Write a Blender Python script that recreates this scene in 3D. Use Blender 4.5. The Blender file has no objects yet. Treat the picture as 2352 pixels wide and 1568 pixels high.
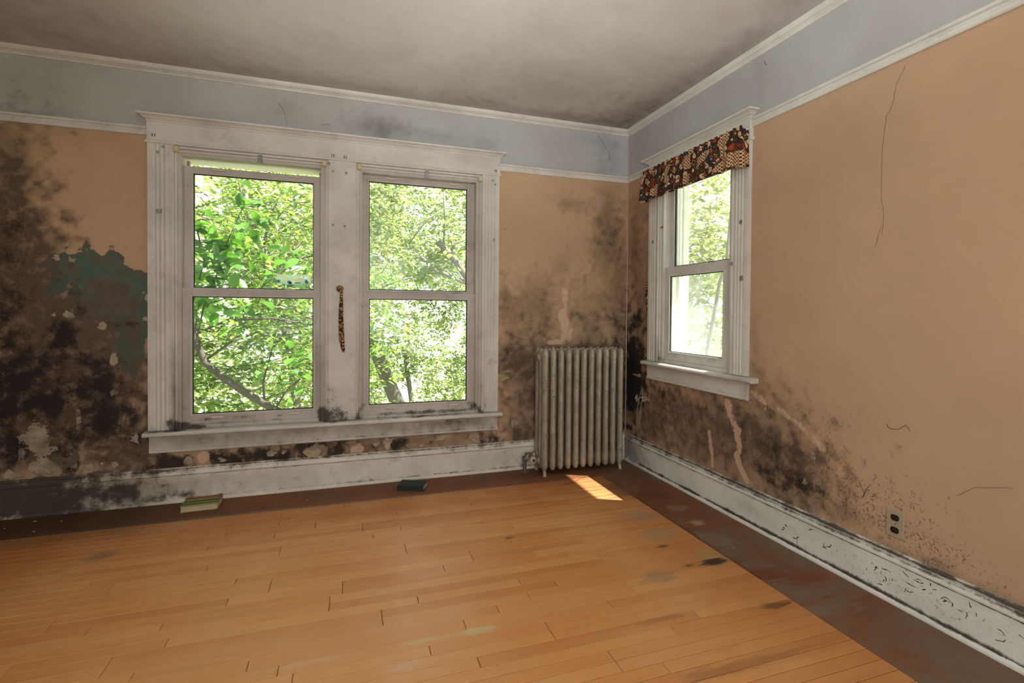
import bpy, bmesh, math, random
import numpy as np
from mathutils import Vector, Matrix
from math import sin, cos, pi, radians

S = bpy.context.scene
COL = S.collection
random.seed(7)

# ------------------------------------------------------------------ camera
cam_d = bpy.data.cameras.new('camera')
cam = bpy.data.objects.new('camera', cam_d)
COL.objects.link(cam)
ya, pt, ro = radians(18.26892), radians(-0.91239), radians(0.45024)
F_ = Vector((sin(ya)*cos(pt), cos(ya)*cos(pt), sin(pt)))
R_ = Vector((cos(ya), -sin(ya), 0)); U_ = R_.cross(F_)
R2 = R_*cos(ro)+U_*sin(ro); U2 = -R_*sin(ro)+U_*cos(ro)
M = Matrix((R2, U2, -F_)).transposed().to_4x4()
M.translation = Vector((-2.18549, -3.59910, 1.20326))
cam.matrix_world = M
cam_d.sensor_width = 36
cam_d.lens = 1141.963/2352*36
cam_d.shift_y = -49.663/2352
cam_d.clip_start = 0.05
S.camera = cam

# ------------------------------------------------------------------ light
S.view_settings.view_transform = 'Standard'
S.view_settings.look = 'None'
S.view_settings.gamma = 1
S.view_settings.use_curve_mapping = False
S.view_settings.exposure = 0.18

w = bpy.data.worlds.new('sky'); S.world = w; w.use_nodes = True
nt = w.node_tree; bg = nt.nodes['Background']
bg.inputs[0].default_value = (0.93, 0.97, 1.0, 1)
bg.inputs[1].default_value = 2.0

sun_d = bpy.data.lights.new('sun', 'SUN'); sun_d.energy = 26; sun_d.angle = radians(0.6)
sun_d.color = (1, .94, .83)
sun = bpy.data.objects.new('sun', sun_d); COL.objects.link(sun)
sd = Vector((-.585, .285, -1.1)).normalized()
sun.rotation_euler = sd.to_track_quat('-Z', 'Y').to_euler()
sun.location = (6, -3, 9)

def area(name, loc, to, sx, sy, e, col=(1, 1, 1)):
    d = bpy.data.lights.new(name, 'AREA'); d.shape = 'RECTANGLE'; d.size = sx; d.size_y = sy
    d.energy = e; d.color = col
    o = bpy.data.objects.new(name, d); COL.objects.link(o); o.location = loc
    o.rotation_euler = (Vector(to)-Vector(loc)).to_track_quat('-Z', 'Y').to_euler()
    return o
# fill lights added out of view, and the photographer's flash bounced off the ceiling
area('rear_fill_light', (-1.7, -5.35, 1.45), (-.7, 0, 1.4), 1.8, 1.4, 34, (.93, .97, 1))
area('side_fill_light', (-4.75, -3.6, 1.5), (0, -2.6, 1.3), 1.3, 1.4, 5, (.9, .96, 1))
fl = area('bounce_flash', (-2.0, -3.75, 1.5), (-1.75, -2.95, 2.69), .4, .4, 44, (.95, .98, 1)); fl.data.spread = radians(100)

# ------------------------------------------------------------------ helpers
def newobj(name, me, mat=None, parent=None):
    o = bpy.data.objects.new(name, me); COL.objects.link(o)
    if mat is not None:
        for m in (mat if isinstance(mat, (list, tuple)) else [mat]): me.materials.append(m)
    if parent: o.parent = parent
    return o
def tag(o, label, cat, group=None, kind=None):
    o['label'] = label; o['category'] = cat
    if group: o['group'] = group
    if kind: o['kind'] = kind
    return o
def empty(name, loc=(0, 0, 0), rz=0):
    o = bpy.data.objects.new(name, None); COL.objects.link(o); o.location = loc
    o.rotation_euler = (0, 0, rz); o.empty_display_size = .05
    return o
IDM = lambda u, d, z: (u, d, z)
RWM = lambda u, d, z: (d, u, z)      # right wall: u runs along y, d outwards along x

class MB:
    def __init__(s, mp=IDM): s.bm = bmesh.new(); s.mp = mp
    def V(s, p): return s.bm.verts.new(s.mp(*p))
    def box(s, a, b, c, d, e, f):
        v = [s.V((x, y, z)) for x in (a, b) for y in (c, d) for z in (e, f)]
        for q in ((0, 1, 3, 2), (4, 6, 7, 5), (0, 4, 5, 1), (2, 3, 7, 6), (0, 2, 6, 4), (1, 5, 7, 3)):
            s.bm.faces.new([v[i] for i in q])
        return s
    def ext(s, prof, fn, a0, a1, step=.03, caps=True):
        """closed profile (p,q) swept from a0 to a1; fn(a,p,q)->(u,d,z)"""
        n = max(1, int(abs(a1-a0)/step)); rings = []
        for i in range(n+1):
            a = a0+(a1-a0)*i/n
            rings.append([s.V(fn(a, p, q)) for p, q in prof])
        m = len(prof)
        for r0, r1 in zip(rings, rings[1:]):
            for j in range(m):
                s.bm.faces.new((r0[j], r0[(j+1) % m], r1[(j+1) % m], r1[j]))
        if caps: s.bm.faces.new(rings[0][::-1]); s.bm.faces.new(rings[-1])
        return s
    def tube(s, pts, rad, seg=8, cap=True, flat=1.0):
        pts = [Vector(p) for p in pts]; rings = []
        up = Vector((0, 0, 1))
        for i, p in enumerate(pts):
            t = (pts[min(i+1, len(pts)-1)]-pts[max(i-1, 0)]).normalized()
            a = t.cross(up if abs(t.z) < .95 else Vector((1, 0, 0))).normalized(); b = t.cross(a)
            r = rad[i] if isinstance(rad, (list, tuple)) else rad
            rings.append([s.V(p+a*r*cos(2*pi*k/seg)+b*r*flat*sin(2*pi*k/seg)) for k in range(seg)])
        for r0, r1 in zip(rings, rings[1:]):
            for j in range(seg): s.bm.faces.new((r0[j], r0[(j+1) % seg], r1[(j+1) % seg], r1[j]))
        if cap: s.bm.faces.new(rings[0][::-1]); s.bm.faces.new(rings[-1])
        return s
    def loft(s, rings, close=False, cap=True):
        R = [[s.V(p) for p in r] for r in rings]; m = len(R[0])
        pr = list(zip(R, R[1:]))+([(R[-1], R[0])] if close else [])
        for r0, r1 in pr:
            for j in range(m): s.bm.faces.new((r0[j], r0[(j+1) % m], r1[(j+1) % m], r1[j]))
        if cap and not close: s.bm.faces.new(R[0][::-1]); s.bm.faces.new(R[-1])
        return s
    def grid(s, fn, nu, nv):
        G = [[s.V(fn(i/nu, j/nv)) for j in range(nv+1)] for i in range(nu+1)]
        for i in range(nu):
            for j in range(nv): s.bm.faces.new((G[i][j], G[i+1][j], G[i+1][j+1], G[i][j+1]))
        return s
    def build(s, name, mat=None, parent=None, smooth=False, bevel=0, recalc=True, solid=0):
        if recalc: bmesh.ops.recalc_face_normals(s.bm, faces=s.bm.faces)
        me = bpy.data.meshes.new(name); s.bm.to_mesh(me); s.bm.free()
        if smooth:
            for p in me.polygons: p.use_smooth = True
        o = newobj(name, me, mat, parent)
        if solid:
            m = o.modifiers.new('s', 'SOLIDIFY'); m.thickness = solid; m.offset = 0
        if bevel:
            m = o.modifiers.new('b', 'BEVEL'); m.width = bevel; m.segments = 2; m.limit_method = 'ANGLE'
        return o

# value noise for painting wear and shade into vertex attributes
_rng = np.random.default_rng(3)
_tab = _rng.random((256, 256))
def vnoise(x, y):
    xi = np.floor(x).astype(int); yi = np.floor(y).astype(int); fx = x-xi; fy = y-yi
    fx = fx*fx*(3-2*fx); fy = fy*fy*(3-2*fy)
    t = lambda a, b: _tab[a % 256, b % 256]
    return (t(xi, yi)*(1-fx)+t(xi+1, yi)*fx)*(1-fy)+(t(xi, yi+1)*(1-fx)+t(xi+1, yi+1)*fx)*fy
def fbm(x, y):
    return (vnoise(x, y)+.5*vnoise(2*x+7, 2*y+3)+.25*vnoise(4*x+1, 4*y+9))/1.75

CH = dict(f=(0, 0), k=(0, 1), s=(0, 2), t=(1, 0), p=(1, 1), l=(1, 2))
def paint2(o, u, v, spots, warp=.25):
    """write the wear and shade masks ('stain' and 'expose') of a surface from spots (channel,u,v,ru,rv,strength[,slope])"""
    me = o.data; n = len(me.vertices)
    A = [np.zeros((n, 4)), np.zeros((n, 4))]
    wx = (fbm(u*6+3, v*6)-.5)*2+(fbm(u*19+3, v*17)-.5)*1.6; wy = (fbm(u*6+40, v*6+11)-.5)*2+(fbm(u*17+60, v*19+31)-.5)*1.6
    hi = (fbm(u*26+9, v*26+5)-.5)*2
    for b in spots:
        a, c = CH[b[0]]; cu, cv, ru, rv, s = b[1:6]
        dv = v-cv
        if len(b) > 6: dv = dv+(u-cu)*b[6]*(-1 if ru > 0 else 1)*-1
        du = (u-cu)/ru; dv = dv/rv
        d = np.sqrt((du+wx*warp*1.4)**2+(dv+wy*warp*1.4)**2)
        m = s*np.clip((1.5-d*(1+.5*hi))/1.15, 0, 1)
        m = np.clip(m, 0, 1.2)
        if b[0] == 'f': m = np.clip(m*1.1, 0, 1)**1.35
        if b[0] in 'fs': A[a][:, c] = 1-(1-A[a][:, c])*(1-np.clip(m, 0, 1)*.9)
        else: A[a][:, c] = np.maximum(A[a][:, c], m)
    for nm, arr in zip(('stain', 'expose'), A):
        arr[:, 3] = 1
        at = me.color_attributes.new(nm, 'FLOAT_COLOR', 'POINT')
        at.data.foreach_set('color', arr.astype(np.float32).ravel())
def coords(o):
    a = np.empty(len(o.data.vertices)*3, np.float32); o.data.vertices.foreach_get('co', a); return a.reshape(-1, 3)

# ------------------------------------------------------------------ materials
class NM:
    def __init__(s, name, rough=.6, spec=.3):
        s.m = bpy.data.materials.new(name); s.m.use_nodes = True; s.t = s.m.node_tree; s.N = s.t.nodes; s.L = s.t.links
        s.b = s.N['Principled BSDF']; s.b.inputs['Roughness'].default_value = rough
        s.b.inputs['Specular IOR Level'].default_value = spec
        g = s.N.new('ShaderNodeNewGeometry'); s.P = g.outputs['Position']; s.G = g
    def set(s, inp, v):
        if isinstance(v, bpy.types.NodeSocket): s.L.new(v, inp)
        elif isinstance(v, (tuple, list)): inp.default_value = tuple(v)+((1,) if len(v) == 3 and len(inp.default_value) == 4 else ())
        else: inp.default_value = v
    def math(s, op, a, b=0.0, c=0.0, clamp=False):
        n = s.N.new('ShaderNodeMath'); n.operation = op; n.use_clamp = clamp
        for i, v in enumerate((a, b, c)): s.set(n.inputs[i], v)
        return n.outputs[0]
    def vmath(s, op, a, b=(0, 0, 0)):
        n = s.N.new('ShaderNodeVectorMath'); n.operation = op; s.set(n.inputs[0], a); s.set(n.inputs[1], b)
        return n.outputs['Value'] if op in ('LENGTH', 'DOT_PRODUCT') else n.outputs[0]
    def scale(s, v, xyz, off=(0, 0, 0)):
        n = s.N.new('ShaderNodeMapping'); s.set(n.inputs[0], v); n.inputs['Scale'].default_value = xyz; s.set(n.inputs['Location'], off); return n.outputs[0]
    def noise(s, sc, det=4, ro=.55, vec=None, dist=0):
        n = s.N.new('ShaderNodeTexNoise'); s.set(n.inputs['Vector'], vec or s.P); n.inputs['Scale'].default_value = sc
        n.inputs['Detail'].default_value = det; n.inputs['Roughness'].default_value = ro; n.inputs['Distortion'].default_value = dist
        return n.outputs[0]
    def voro(s, sc, vec=None, feat='F1'):
        n = s.N.new('ShaderNodeTexVoronoi'); n.feature = feat; s.set(n.inputs['Vector'], vec or s.P); n.inputs['Scale'].default_value = sc; return n
    def ss(s, v, a, b, o0=0.0, o1=1.0):
        n = s.N.new('ShaderNodeMapRange'); n.interpolation_type = 'SMOOTHSTEP'; s.set(n.inputs[0], v)
        s.set(n.inputs[1], a); s.set(n.inputs[2], b); n.inputs[3].default_value = o0; n.inputs[4].default_value = o1; return n.outputs[0]
    def mix(s, fac, a, b, mode='MIX'):
        n = s.N.new('ShaderNodeMix'); n.data_type = 'RGBA'; n.blend_type = mode
        s.set(n.inputs[0], fac); s.set(n.inputs[6], a); s.set(n.inputs[7], b); return n.outputs[2]
    def attr(s, name):
        n = s.N.new('ShaderNodeAttribute'); n.attribute_name = name
        q = s.N.new('ShaderNodeSeparateColor'); s.L.new(n.outputs['Color'], q.inputs[0]); return q.outputs
    def ramp(s, v, stops, interp='LINEAR'):
        n = s.N.new('ShaderNodeValToRGB'); n.color_ramp.interpolation = interp; e = n.color_ramp.elements
        while len(e) < len(stops): e.new(.5)
        for x, (p, c) in zip(e, stops): x.position = p; x.color = tuple(c)+(1,)
        s.set(n.inputs[0], v); return n.outputs[0]
    def bump(s, h, st=.3, d=.01):
        n = s.N.new('ShaderNodeBump'); n.inputs['Strength'].default_value = st; n.inputs['Distance'].default_value = d
        s.set(n.inputs['Height'], h); s.L.new(n.outputs[0], s.b.inputs['Normal'])
    def col(s, c): s.set(s.b.inputs['Base Color'], c); return s.m
    def rough(s, v): s.set(s.b.inputs['Roughness'], v)

def plain(name, c, rough=.6, metal=0, spec=.3, var=.12):
    m = NM(name, rough, spec); m.b.inputs['Metallic'].default_value = metal
    n = m.noise(40, 4); d = tuple(x*(1-var*2.2) for x in c)
    return m.col(m.mix(n, d, tuple(min(1, x*(1+var*.6)) for x in c)))

def add_wear_shade(m, base, film=(.105, .07, .048), black=(.022, .018, .015), spk=(.085, .06, .045), plaster=(.44, .36, .25), light=(.60, .42, .285), sp_sc=80, bumpn=None):
    n1 = m.noise(2.6, 5); n2 = m.noise(13, 8, .68); n3 = m.noise(sp_sc, 5, .7); n4 = m.noise(sp_sc*3.1, 3, .6)
    S1 = m.attr('stain'); S2 = m.attr('expose')
    c = base
    # scraped areas with older green paint
    teal = m.mix(m.ss(n1, .38, .60), (.135, .115, .092), (.065, .145, .108))
    teal = m.mix(m.ss(n2, .42, .68), teal, (.15, .10, .072))
    tm = m.ss(m.math('MULTIPLY_ADD', m.math('SUBTRACT', n2, .5), .9, S2[0]), .42, .47)
    c = m.mix(tm, c, teal)
    nf = m.math('MULTIPLY_ADD', n2, 1.9, .12)
    fm = m.math('MULTIPLY', S1[0], nf, clamp=True)
    c = m.mix(m.math('MULTIPLY', m.math('MULTIPLY', fm, .93), m.math('MULTIPLY_ADD', tm, -.45, 1)), c, m.mix(m.ss(n3, .35, .7), film, tuple(x*.62 for x in film)))
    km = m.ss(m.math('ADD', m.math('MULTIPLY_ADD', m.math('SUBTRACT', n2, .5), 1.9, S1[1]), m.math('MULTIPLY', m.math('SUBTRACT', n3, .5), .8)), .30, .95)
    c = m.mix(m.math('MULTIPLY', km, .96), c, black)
    pn = m.math('ADD', m.math('MULTIPLY_ADD', m.math('SUBTRACT', n2, .5), 1.7, S2[1]), m.math('MULTIPLY', m.math('SUBTRACT', n3, .5), 1.0))
    pm = m.ss(pn, .5, .56)
    pl = m.mix(m.ss(n2, .35, .65), tuple(x*.55 for x in plaster), plaster)
    pl = m.mix(m.math('MULTIPLY', m.ss(S1[1], .3, 1.2), .72), pl, (.10, .075, .055))
    c = m.mix(pm, c, pl)
    lm = m.ss(m.math('ADD', m.math('MULTIPLY_ADD', m.math('SUBTRACT', n2, .5), 1.2, S2[2]), m.math('MULTIPLY', m.math('SUBTRACT', n3, .5), .9)), .42, .62)
    c = m.mix(m.math('MULTIPLY', lm, .8), c, light)
    th = m.math('MULTIPLY_ADD', S1[2], -.23, .735)
    sn = m.math('MULTIPLY_ADD', m.math('SUBTRACT', n4, .5), .25, n3)
    sm = m.ss(m.math('SUBTRACT', sn, th), 0, .05)
    sm = m.math('MULTIPLY', sm, m.ss(S1[2], .02, .2))
    c = m.mix(m.math('MULTIPLY', sm, .72), c, spk)
    h = m.math('ADD', m.math('MULTIPLY', n3, .25), m.math('ADD', m.math('MULTIPLY', tm, -.5), m.math('MULTIPLY', pm, -.6)))
    m.bump(h, .45, .004)
    return c

# wall paint: salmon
m = NM('salmon_wall', .75, .2)
n = m.noise(1.7, 4); b = m.mix(m.ss(n, .3, .7), (.465, .312, .186), (.53, .36, .222))
b = m.mix(m.ss(m.noise(6, 6, .65), .35, .8), b, (.50, .335, .212))
fine = m.noise(230, 3); b = m.mix(m.math('MULTIPLY', m.ss(fine, .62, .8), .25), b, (.30, .2, .14))
M_wall = m.col(add_wear_shade(m, b))
m = NM('frieze_paint', .75, .2)
n = m.noise(1.5, 5, .6); b = m.mix(m.ss(n, .3, .7), (.385, .38, .36), (.445, .455, .44))
M_frieze = m.col(add_wear_shade(m, b, film=(.14, .125, .115)))
m = NM('ceiling_paint', .85, .15)
n = m.noise(.9, 5, .6, dist=.6); b = m.mix(m.ss(n, .3, .72), (.49, .47, .44), (.60, .585, .57))
b = m.mix(m.math('MULTIPLY', m.ss(m.noise(2.3, 6, .6), .5, .8), .5), b, (.47, .43, .38))
M_ceil = m.col(add_wear_shade(m, b, film=(.17, .14, .115)))

# aged white trim paint
def trimmat(name, c1, c2, dirt=.35, dirtc=(.20, .16, .12), rough=.5, film=(.15, .115, .07)):
    m = NM(name, rough, .35)
    n = m.noise(3.2, 6, .6); b = m.mix(m.ss(n, .3, .7), c1, c2)
    n2 = m.noise(9, 8, .7); b = m.mix(m.math('MULTIPLY', m.ss(n2, .52, .75), dirt), b, dirtc)
    sp = m.noise(150, 2); b = m.mix(m.math('MULTIPLY', m.ss(sp, .70, .76), .6), b, (.1, .07, .05))
    return m.col(add_wear_shade(m, b, film=film, black=(.05, .042, .03), spk=(.14, .115, .09), light=(.8, .76, .7), plaster=(.62, .56, .42)))
M_lowbounce = plain('low_bounce_wall', (.20, .135, .09), .8)  # brown put into the unseen left wall to cut its bounce light
M_trim = trimmat('aged_white_trim', (.53, .51, .465), (.65, .63, .58), .34)
M_trim2 = trimmat('side_window_trim', (.57, .57, .51), (.67, .67, .61), .26)
M_sash = trimmat('sash_paint', (.44, .41, .365), (.54, .51, .46), .45)
M_base = trimmat('baseboard_paint', (.60, .57, .475), (.74, .705, .60), .45)
M_baser = trimmat('side_baseboard_paint', (.66, .67, .60), (.78, .79, .72), .3, dirtc=(.26, .24, .21))
M_alu = plain('weathered_aluminium', (.30, .29, .27), .45, .4)
M_dark = plain('dark_gasket', (.03, .03, .03), .6)
M_cream = plain('cream_plastic', (.62, .53, .30), .45)
M_ivory = plain('ivory_latch', (.66, .60, .48), .45)
M_steel = plain('dull_steel', (.30, .31, .32), .35, .8)
M_ext = plain('exterior_white_paint', (.8, .8, .78), .6)
M_brown = plain('brown_dirt', (.085, .065, .05), .8)
M_patch = plain('filled_screw_hole', (.22, .2, .18), .8)
M_tape = plain('orange_tape', (.42, .16, .05), .6)
M_crack = plain('hairline_crack', (.12, .08, .06), .9)
M_chip = plain('paint_chip', (.42, .345, .25), .7, var=.25)
M_chipd = plain('grimy_paint_chip', (.13, .10, .07), .7)
M_mint = plain('mint_paint_edge', (.42, .55, .45), .7)
M_eave = plain('painted_eave', (.6, .6, .58), .7)

# window glass, thin pane, with a dusty film
def glassmat(name, haze, hc=(.85, .95, .95)):
    m = NM(name); m.N.remove(m.b)
    tr = m.N.new('ShaderNodeBsdfTransparent'); gl = m.N.new('ShaderNodeBsdfGlossy'); gl.inputs['Roughness'].default_value = .02
    tl = m.N.new('ShaderNodeBsdfTranslucent'); tl.inputs[0].default_value = hc+(1,)
    fr = m.N.new('ShaderNodeFresnel'); fr.inputs[0].default_value = 1.3
    a = m.N.new('ShaderNodeMixShader'); c = m.N.new('ShaderNodeMixShader')
    m.set(a.inputs[0], m.math('MULTIPLY', fr.outputs[0], .5)); m.L.new(tr.outputs[0], a.inputs[1]); m.L.new(gl.outputs[0], a.inputs[2])
    n = m.ss(m.noise(3.1, 5, .6), .3, .75, haze*.35, haze*1.4)
    m.set(c.inputs[0], n); m.L.new(a.outputs[0], c.inputs[1]); m.L.new(tl.outputs[0], c.inputs[2])
    m.L.new(c.outputs[0], m.N['Material Output'].inputs[0])
    return m.m
M_glass = glassmat('window_glass', .02)
M_glass_h = glassmat('hazy_window_glass', .05)
M_glass_hh = glassmat('dusty_window_glass', .07)
SB=[('k',-0.354,0.904,0.388,0.032,0.75),('k',-0.052,0.551,0.102,0.576,0.8),('k',-2.619,0.233,0.29,0.099,1),('k',-2.926,0.225,0.124,0.084,1),('k',-2.294,0.245,0.168,0.078,0.9),('k',-3.215,0.229,0.164,0.082,1.05),('k',-2.007,0.243,0.118,0.043,0.6),('f',-1.887,0.243,0.904,0.124,0.6),('k',-1.149,0.242,0.137,0.053,0.7),('f',-4.063,1.418,0.253,0.42,1.1),('f',-3.95,0.719,0.461,0.529,1.2),('f',-3.596,0.756,0.302,0.497,1.1),('f',-3.763,1.173,0.229,0.23,0.9),('f',-3.421,0.322,0.135,0.161,0.9),('f',-4.062,1.665,0.253,0.493,0.9),('f',-4.021,2.013,0.157,0.247,0.5),('f',-3.985,1.371,0.257,0.299,0.7),('f',-3.867,0.969,0.326,0.406,0.8),('f',-3.553,0.702,0.262,0.316,0.7),('f',-3.951,0.467,0.401,0.303,0.7),('f',-3.488,0.301,0.199,0.186,0.6),('f',-3.86,2.23,0.506,0.1,0.25),('f',-3.443,0.457,0.134,0.16,0.5),('t',-3.762,1.454,0.114,0.102,1),('t',-3.625,1.446,0.107,0.117,1),('t',-3.463,1.254,0.133,0.158,1),('t',-3.441,1.016,0.1,0.159,0.8),('t',-3.594,1.252,0.129,0.156,0.9),('t',-3.804,1.351,0.082,0.102,0.7),('t',-3.539,1.384,0.109,0.144,1),('t',-3.395,1.361,0.067,0.066,1),('t',-3.419,1.069,0.089,0.239,0.95),('t',-3.507,1.148,0.088,0.132,0.8),('f',-3.464,0.963,0.133,0.318,0.75),('k',-3.804,1.376,0.062,0.076,0.4),('k',-3.679,1.251,0.047,0.181,0.5),('k',-4.003,1.669,0.098,0.099,0.55),('k',-3.764,1.032,0.075,0.141,1),('k',-3.989,0.771,0.159,0.176,1),('k',-3.849,0.638,0.164,0.128,1),('k',-3.574,0.755,0.13,0.184,0.9),('k',-3.553,0.544,0.175,0.158,0.9),('k',-4.011,0.395,0.079,0.126,1),('k',-3.758,0.285,0.069,0.072,1),('k',-4.026,1.221,0.137,0.298,0.6),('k',-3.443,0.617,0.089,0.16,0.5),('k',-3.463,1.109,0.133,0.026,0.6),('k',-3.66,0.888,0.064,0.104,0.7),('k',-4.04,0.598,0.118,0.15,0.9),('k',-3.828,0.765,0.164,0.102,0.7),('k',-3.928,0.895,0.221,0.151,0.75),('k',-3.704,0.449,0.254,0.156,0.6),('k',-3.443,0.431,0.112,0.133,0.55),('k',-4.047,1.022,0.098,0.149,0.7),('k',-4.024,1.469,0.118,0.124,0.5),('k',-3.662,0.446,0.192,0.078,0.7),('k',-3.682,0.694,0.064,0.156,0.9),('p',-3.891,0.437,0.081,0.089,0.9),('p',-3.851,0.285,0.123,0.056,0.9),('p',-4.012,0.245,0.079,0.03,0.7),('p',-3.662,0.35,0.075,0.018,0.6),('p',-3.704,0.54,0.021,0.078,0.6),('p',-3.743,1.168,0.029,0.021,1),('p',-3.815,1.167,0.012,0.015,0.8),('p',-3.584,1.096,0.03,0.042,0.65),('p',-3.526,0.898,0.018,0.058,1),('p',-3.526,0.701,0.026,0.026,0.9),('p',-3.652,0.242,0.028,0.042,0.8),('p',-3.555,0.254,0.066,0.032,0.5),('p',-3.991,0.545,0.024,0.025,0.5),('p',-3.982,0.343,0.032,0.076,0.6),('k',-3.215,0.237,0.141,0.077,1),('k',-2.975,0.244,0.074,0.07,0.9),('k',-2.8,0.243,0.114,0.063,1),('k',-2.619,0.256,0.132,0.058,0.9),('k',-2.405,0.283,0.164,0.074,0.8),('k',-2.209,0.253,0.085,0.075,0.6),('k',-2.094,0.229,0.073,0.061,0.7),('k',-1.842,0.255,0.091,0.062,0.9),('k',-1.578,0.251,0.159,0.038,0.4),('k',-1.217,0.257,0.101,0.059,0.8),('k',-1.081,0.297,0.069,0.066,0.5),('p',-3.128,0.243,0.029,0.028,1),('p',-2.659,0.257,0.037,0.02,1),('p',-2.391,0.247,0.066,0.041,1),('p',-2.209,0.199,0.028,0.018,0.8),('p',-1.992,0.267,0.03,0.025,0.7),('p',-2.58,0.268,0.016,0.017,0.8),('f',-2.349,0.234,1.163,0.134,0.45),('l',-3.049,0.264,0.044,0.05,0.9),('l',-2.123,0.246,0.058,0.036,0.8),('l',-1.917,0.261,0.024,0.056,0.8),('l',-1.719,0.246,0.124,0.031,0.5),('f',-0.52,2.06,0.132,0.075,0.5),('f',-0.192,2.077,0.119,0.211,0.5),('f',-0.169,1.832,0.119,0.176,0.6),('f',-0.226,1.654,0.118,0.176,0.5),('f',-0.081,1.268,0.101,0.571,0.6),('f',-0.359,1.299,0.232,0.209,0.35),('f',-0.807,1.293,0.288,0.202,0.5),('f',-0.948,1.057,0.176,0.267,0.45),('f',-0.733,1.124,0.11,0.204,0.55),('f',-0.357,1.125,0.233,0.175,0.4),('f',-0.59,1.57,0.075,0.103,0.3),('f',-0.981,0.824,0.176,0.2,0.8),('f',-0.872,0.586,0.179,0.405,0.55),('f',-0.905,0.251,0.143,0.101,0.7),('f',-0.393,0.933,0.424,0.049,0.8),('f',-0.542,0.572,0.453,0.45,0.9),('f',-0.031,0.55,0.123,0.541,0.9),('f',-1.054,1.322,0.042,0.132,0.6),('f',-1.019,1.19,0.139,0.133,0.3),('f',-0.222,1.337,0.079,0.071,0.4),('f',-0.356,1.055,0.194,0.105,0.4),('f',-0.554,1.743,0.6,0.411,0.15),('k',-0.11,0.374,0.162,0.359,0.6),('k',-0.234,0.665,0.238,0.213,0.4),('k',-1.033,0.859,0.049,0.083,0.5),('k',-0.78,0.378,0.055,0.272,0.6),('s',-0.843,1.326,0.215,0.168,0.6),('s',-0.979,0.591,0.176,0.334,0.6),('s',-0.662,1.431,0.111,0.102,0.5),('s',-3.703,0.708,0.465,0.388,0.4),('l',-0.574,1.124,0.045,0.155,1),('l',-0.639,0.97,0.093,0.027,0.7),('l',-0.55,1.331,0.045,0.172,0.6),('l',-0.911,0.974,0.142,0.027,0.4),('l',-0.509,1.021,0.038,0.104,0.7),('f',-1.985,2.487,0.205,0.09,0.55),('f',-2.594,2.525,0.105,0.071,0.3),('f',-1.59,2.473,0.189,0.037,0.35),('f',-1.2,2.455,0.101,0.048,0.3),('f',-0.176,2.43,0.119,0.14,0.35),('f',-0.217,2.566,0.197,0.052,0.25),('f',-1.955,2.46,0.044,0.091,0.4),('f',-0.409,2.303,0.23,0.034,0.2),('f',-3.939,2.468,0.239,0.149,0.15)]  # thin black band at the radiator top paints its shadow on the wall
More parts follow.
